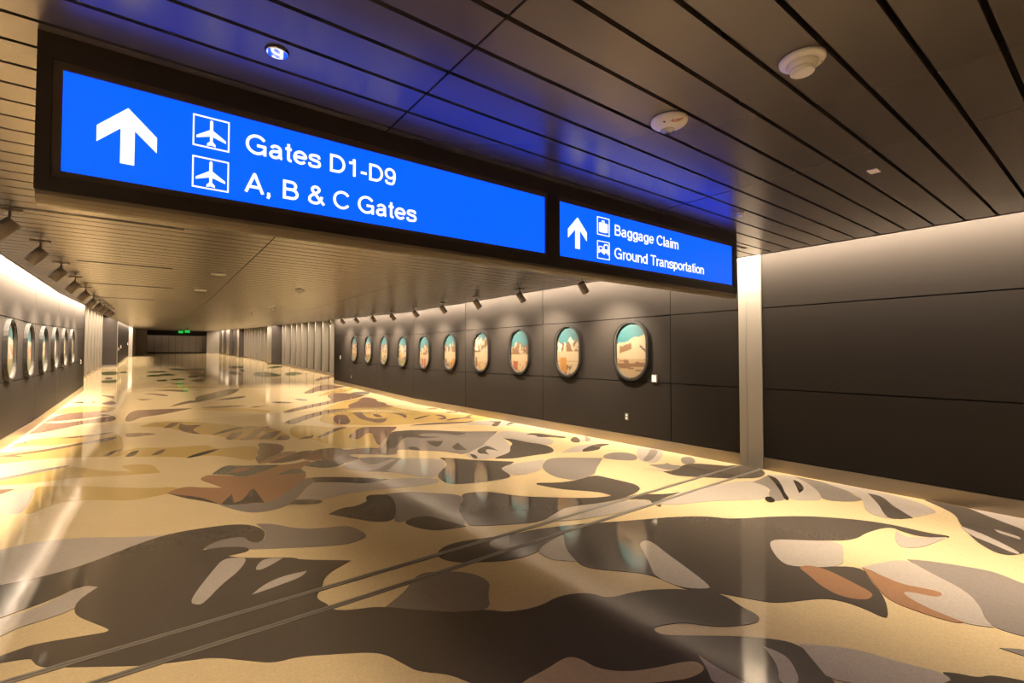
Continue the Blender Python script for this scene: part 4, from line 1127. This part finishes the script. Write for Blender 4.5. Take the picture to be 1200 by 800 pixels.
e = empty('sprinkler_cover', (0.4432, 2.3993, ZC))
tag(e, 'round chrome sprinkler cover in the blue-lit slat above the sign', 'sprinkler cover')
lathe('recess_ring', [(0.052, 0.0), (0.052, -0.0025)], M_BLACK, e)
lathe('cover_disc', [(0.047, -0.0025), (0.047, -0.011), (0.044, -0.012)], M_CHROME, e)

e = empty('sensor_plate', (4.4107, 1.2064, ZC))
tag(e, 'tiny white perforated plate on a dark slat above the right wall', 'sensor plate')
mesh_obj('plate', boxv(-.048, .048, -.032, .032, -.008, 0), BOXF, M_PLASTIC, e)
for i in range(4):
    for j in range(3):
        mesh_obj('hole', boxv(-.034 + i * .020, -.028 + i * .020, -.022 + j * .019, -.016 + j * .019, -.0086, -.0075), BOXF, M_PLASTIC2, e)

e = empty('ceiling_sprinkler', (4.6832, 2.3935, ZC))
tag(e, 'small pale sprinkler head beside the right end of the sign', 'sprinkler')
lathe('escutcheon', [(0.042, 0), (0.040, -0.006)], M_PLASTIC2, e, 16)
lathe('cap', [(0.030, -0.006), (0.034, -0.022), (0.030, -0.028)], M_PLASTIC, e, 16)

for (x, y, lab) in ((0.9116, 9.7465, 'white rectangular speaker plate on the ceiling below the sign lettering'), (0.834, 12.4425, 'second white rectangular speaker plate, farther down the ceiling')):
    e = empty('speaker_plate', (x, y, ZC))
    tag(e, lab, 'speaker')
    mesh_obj('plate', boxv(-.112, .112, -.075, .075, -.018, 0), BOXF, M_PLASTIC, e)
    mesh_obj('grille', boxv(-.095, .095, -.058, .058, -.021, -.017), BOXF, M_PLASTIC2, e)

for (x0, x1, y, wd, lab) in ((-1.1832, 0.2715, 6.4977, .045, 'long dark slot diffuser in the ceiling just beyond the sign, left side'), (-0.9213, 0.2521, 9.6301, .06, 'second dark slot diffuser on the left half of the ceiling'),
                       (-1.0668, 0.3394, 12.5104, .06, 'third dark slot diffuser on the left half of the ceiling'), (-1.1638, 0.0194, 15.6138, .06, 'fourth dark slot diffuser, farthest on the left half of the ceiling'), (5.5279, 6.294, 3.1451, .03, 'short dark slot diffuser behind the right end of the sign')):
    z = ZC + ramp(y)
    e = empty('slot_diffuser', ((x0 + x1) / 2, y, z))
    tag(e, lab, 'slot diffuser')
    L2 = (x1 - x0) / 2
    mesh_obj('slot_face', boxv(-L2, L2, -wd / 2, wd / 2, -.003, 0.0), BOXF, M_BLACK, e)
    mesh_obj('slot_lip', boxv(-L2, L2, -wd / 2 - .012, -wd / 2, -.005, 0.0), BOXF, M_SLAT, e)
    mesh_obj('slot_lip', boxv(-L2, L2, wd / 2, wd / 2 + .012, -.005, 0.0), BOXF, M_SLAT, e)

# ================================================================== WALL PLATES
def plate(name, x, y, z, side, w, h, d, mat, label, cat, slots=True):
    e = empty(name, (x, y, z + ramp(y)))
    tag(e, label, cat)
    s = -1 if side > 0 else 1
    X = sorted((0, s * d))
    mesh_obj('cover_plate', boxv(X[0], X[1], -w / 2, w / 2, -h / 2, h / 2), BOXF, mat, e)
    if slots:
        X = sorted((s * d, s * (d + .003)))
        for zz in (-h * .22, h * .22):
            mesh_obj('socket', boxv(X[0], X[1], -w * .22, w * .22, zz - h * .13, zz + h * .13), BOXF, M_PLASTIC2, e)
    else:
        X = sorted((s * d, s * (d + .004)))
        mesh_obj('reader_face', boxv(X[0], X[1], -w * .38, w * .38, -h * .40, h * .40), BOXF, M_PLASTIC2, e)
plate('wall_device', XR, 5.28, 1.265, 1, 0.115, 0.145, 0.035, M_PLATE, 'white box on the right wall beside the nearest porthole', 'wall device', False)
plate('power_outlet', XR, 5.93, 0.513, 1, 0.085, 0.135, 0.008, M_PLATE, 'grey power outlet low on the right wall under the nearest porthole', 'outlet')
plate('wall_switch', XR, 23.2, 1.33, 1, 0.12, 0.20, 0.02, M_PLATE, 'white plate at the far end of the right porthole wall', 'wall switch', False)
plate('wall_switch', XL, 23.9, 1.18, -1, 0.14, 0.18, 0.02, M_PLATE, 'white plate at the far end of the left porthole wall', 'wall switch', False)
plate('power_outlet', XR, 21.6, 0.50, 1, 0.10, 0.15, 0.008, M_PANEL, 'dark outlet low on the far end of the right porthole wall', 'outlet')
plate('wall_switch', -1.97, 45.6, 1.25, -1, 0.5, 0.22, 0.03, M_PLASTIC, 'pale plate nearest the corner of the far left wall', 'wall switch', False)
plate('wall_switch', -1.97, 48.8, 1.35, -1, 0.5, 0.25, 0.03, M_PLASTIC, 'second pale plate on the far left wall', 'wall switch', False)
plate('wall_switch', -1.97, 62.0, 1.45, -1, 0.8, 0.25, 0.03, M_PLASTIC, 'small plate at the far end of the far left wall', 'wall switch', False)

# ================================================================== GREEN SIGNS AT THE FAR END
def exit_sign(x, y, label):
    z = ZC + ramp(y)
    e = empty('exit_sign', (x, y, z))
    tag(e, label, 'exit sign')
    mesh_obj('hanger', boxv(-.03, .03, -.03, .03, -.22, 0), BOXF, M_FRAME, e)
    mesh_obj('sign_case', boxv(-.22, .22, -.035, .035, -.50, -.22), BOXF, M_FRAME, e)
    mesh_obj('green_face', boxv(-.20, .20, -.042, -.035, -.48, -.24), BOXF, M_GREEN, e)
exit_sign(2.37, 60.0, 'left of two small green lit signs at the far end')
exit_sign(2.63, 54.0, 'right of two small green lit signs at the far end')
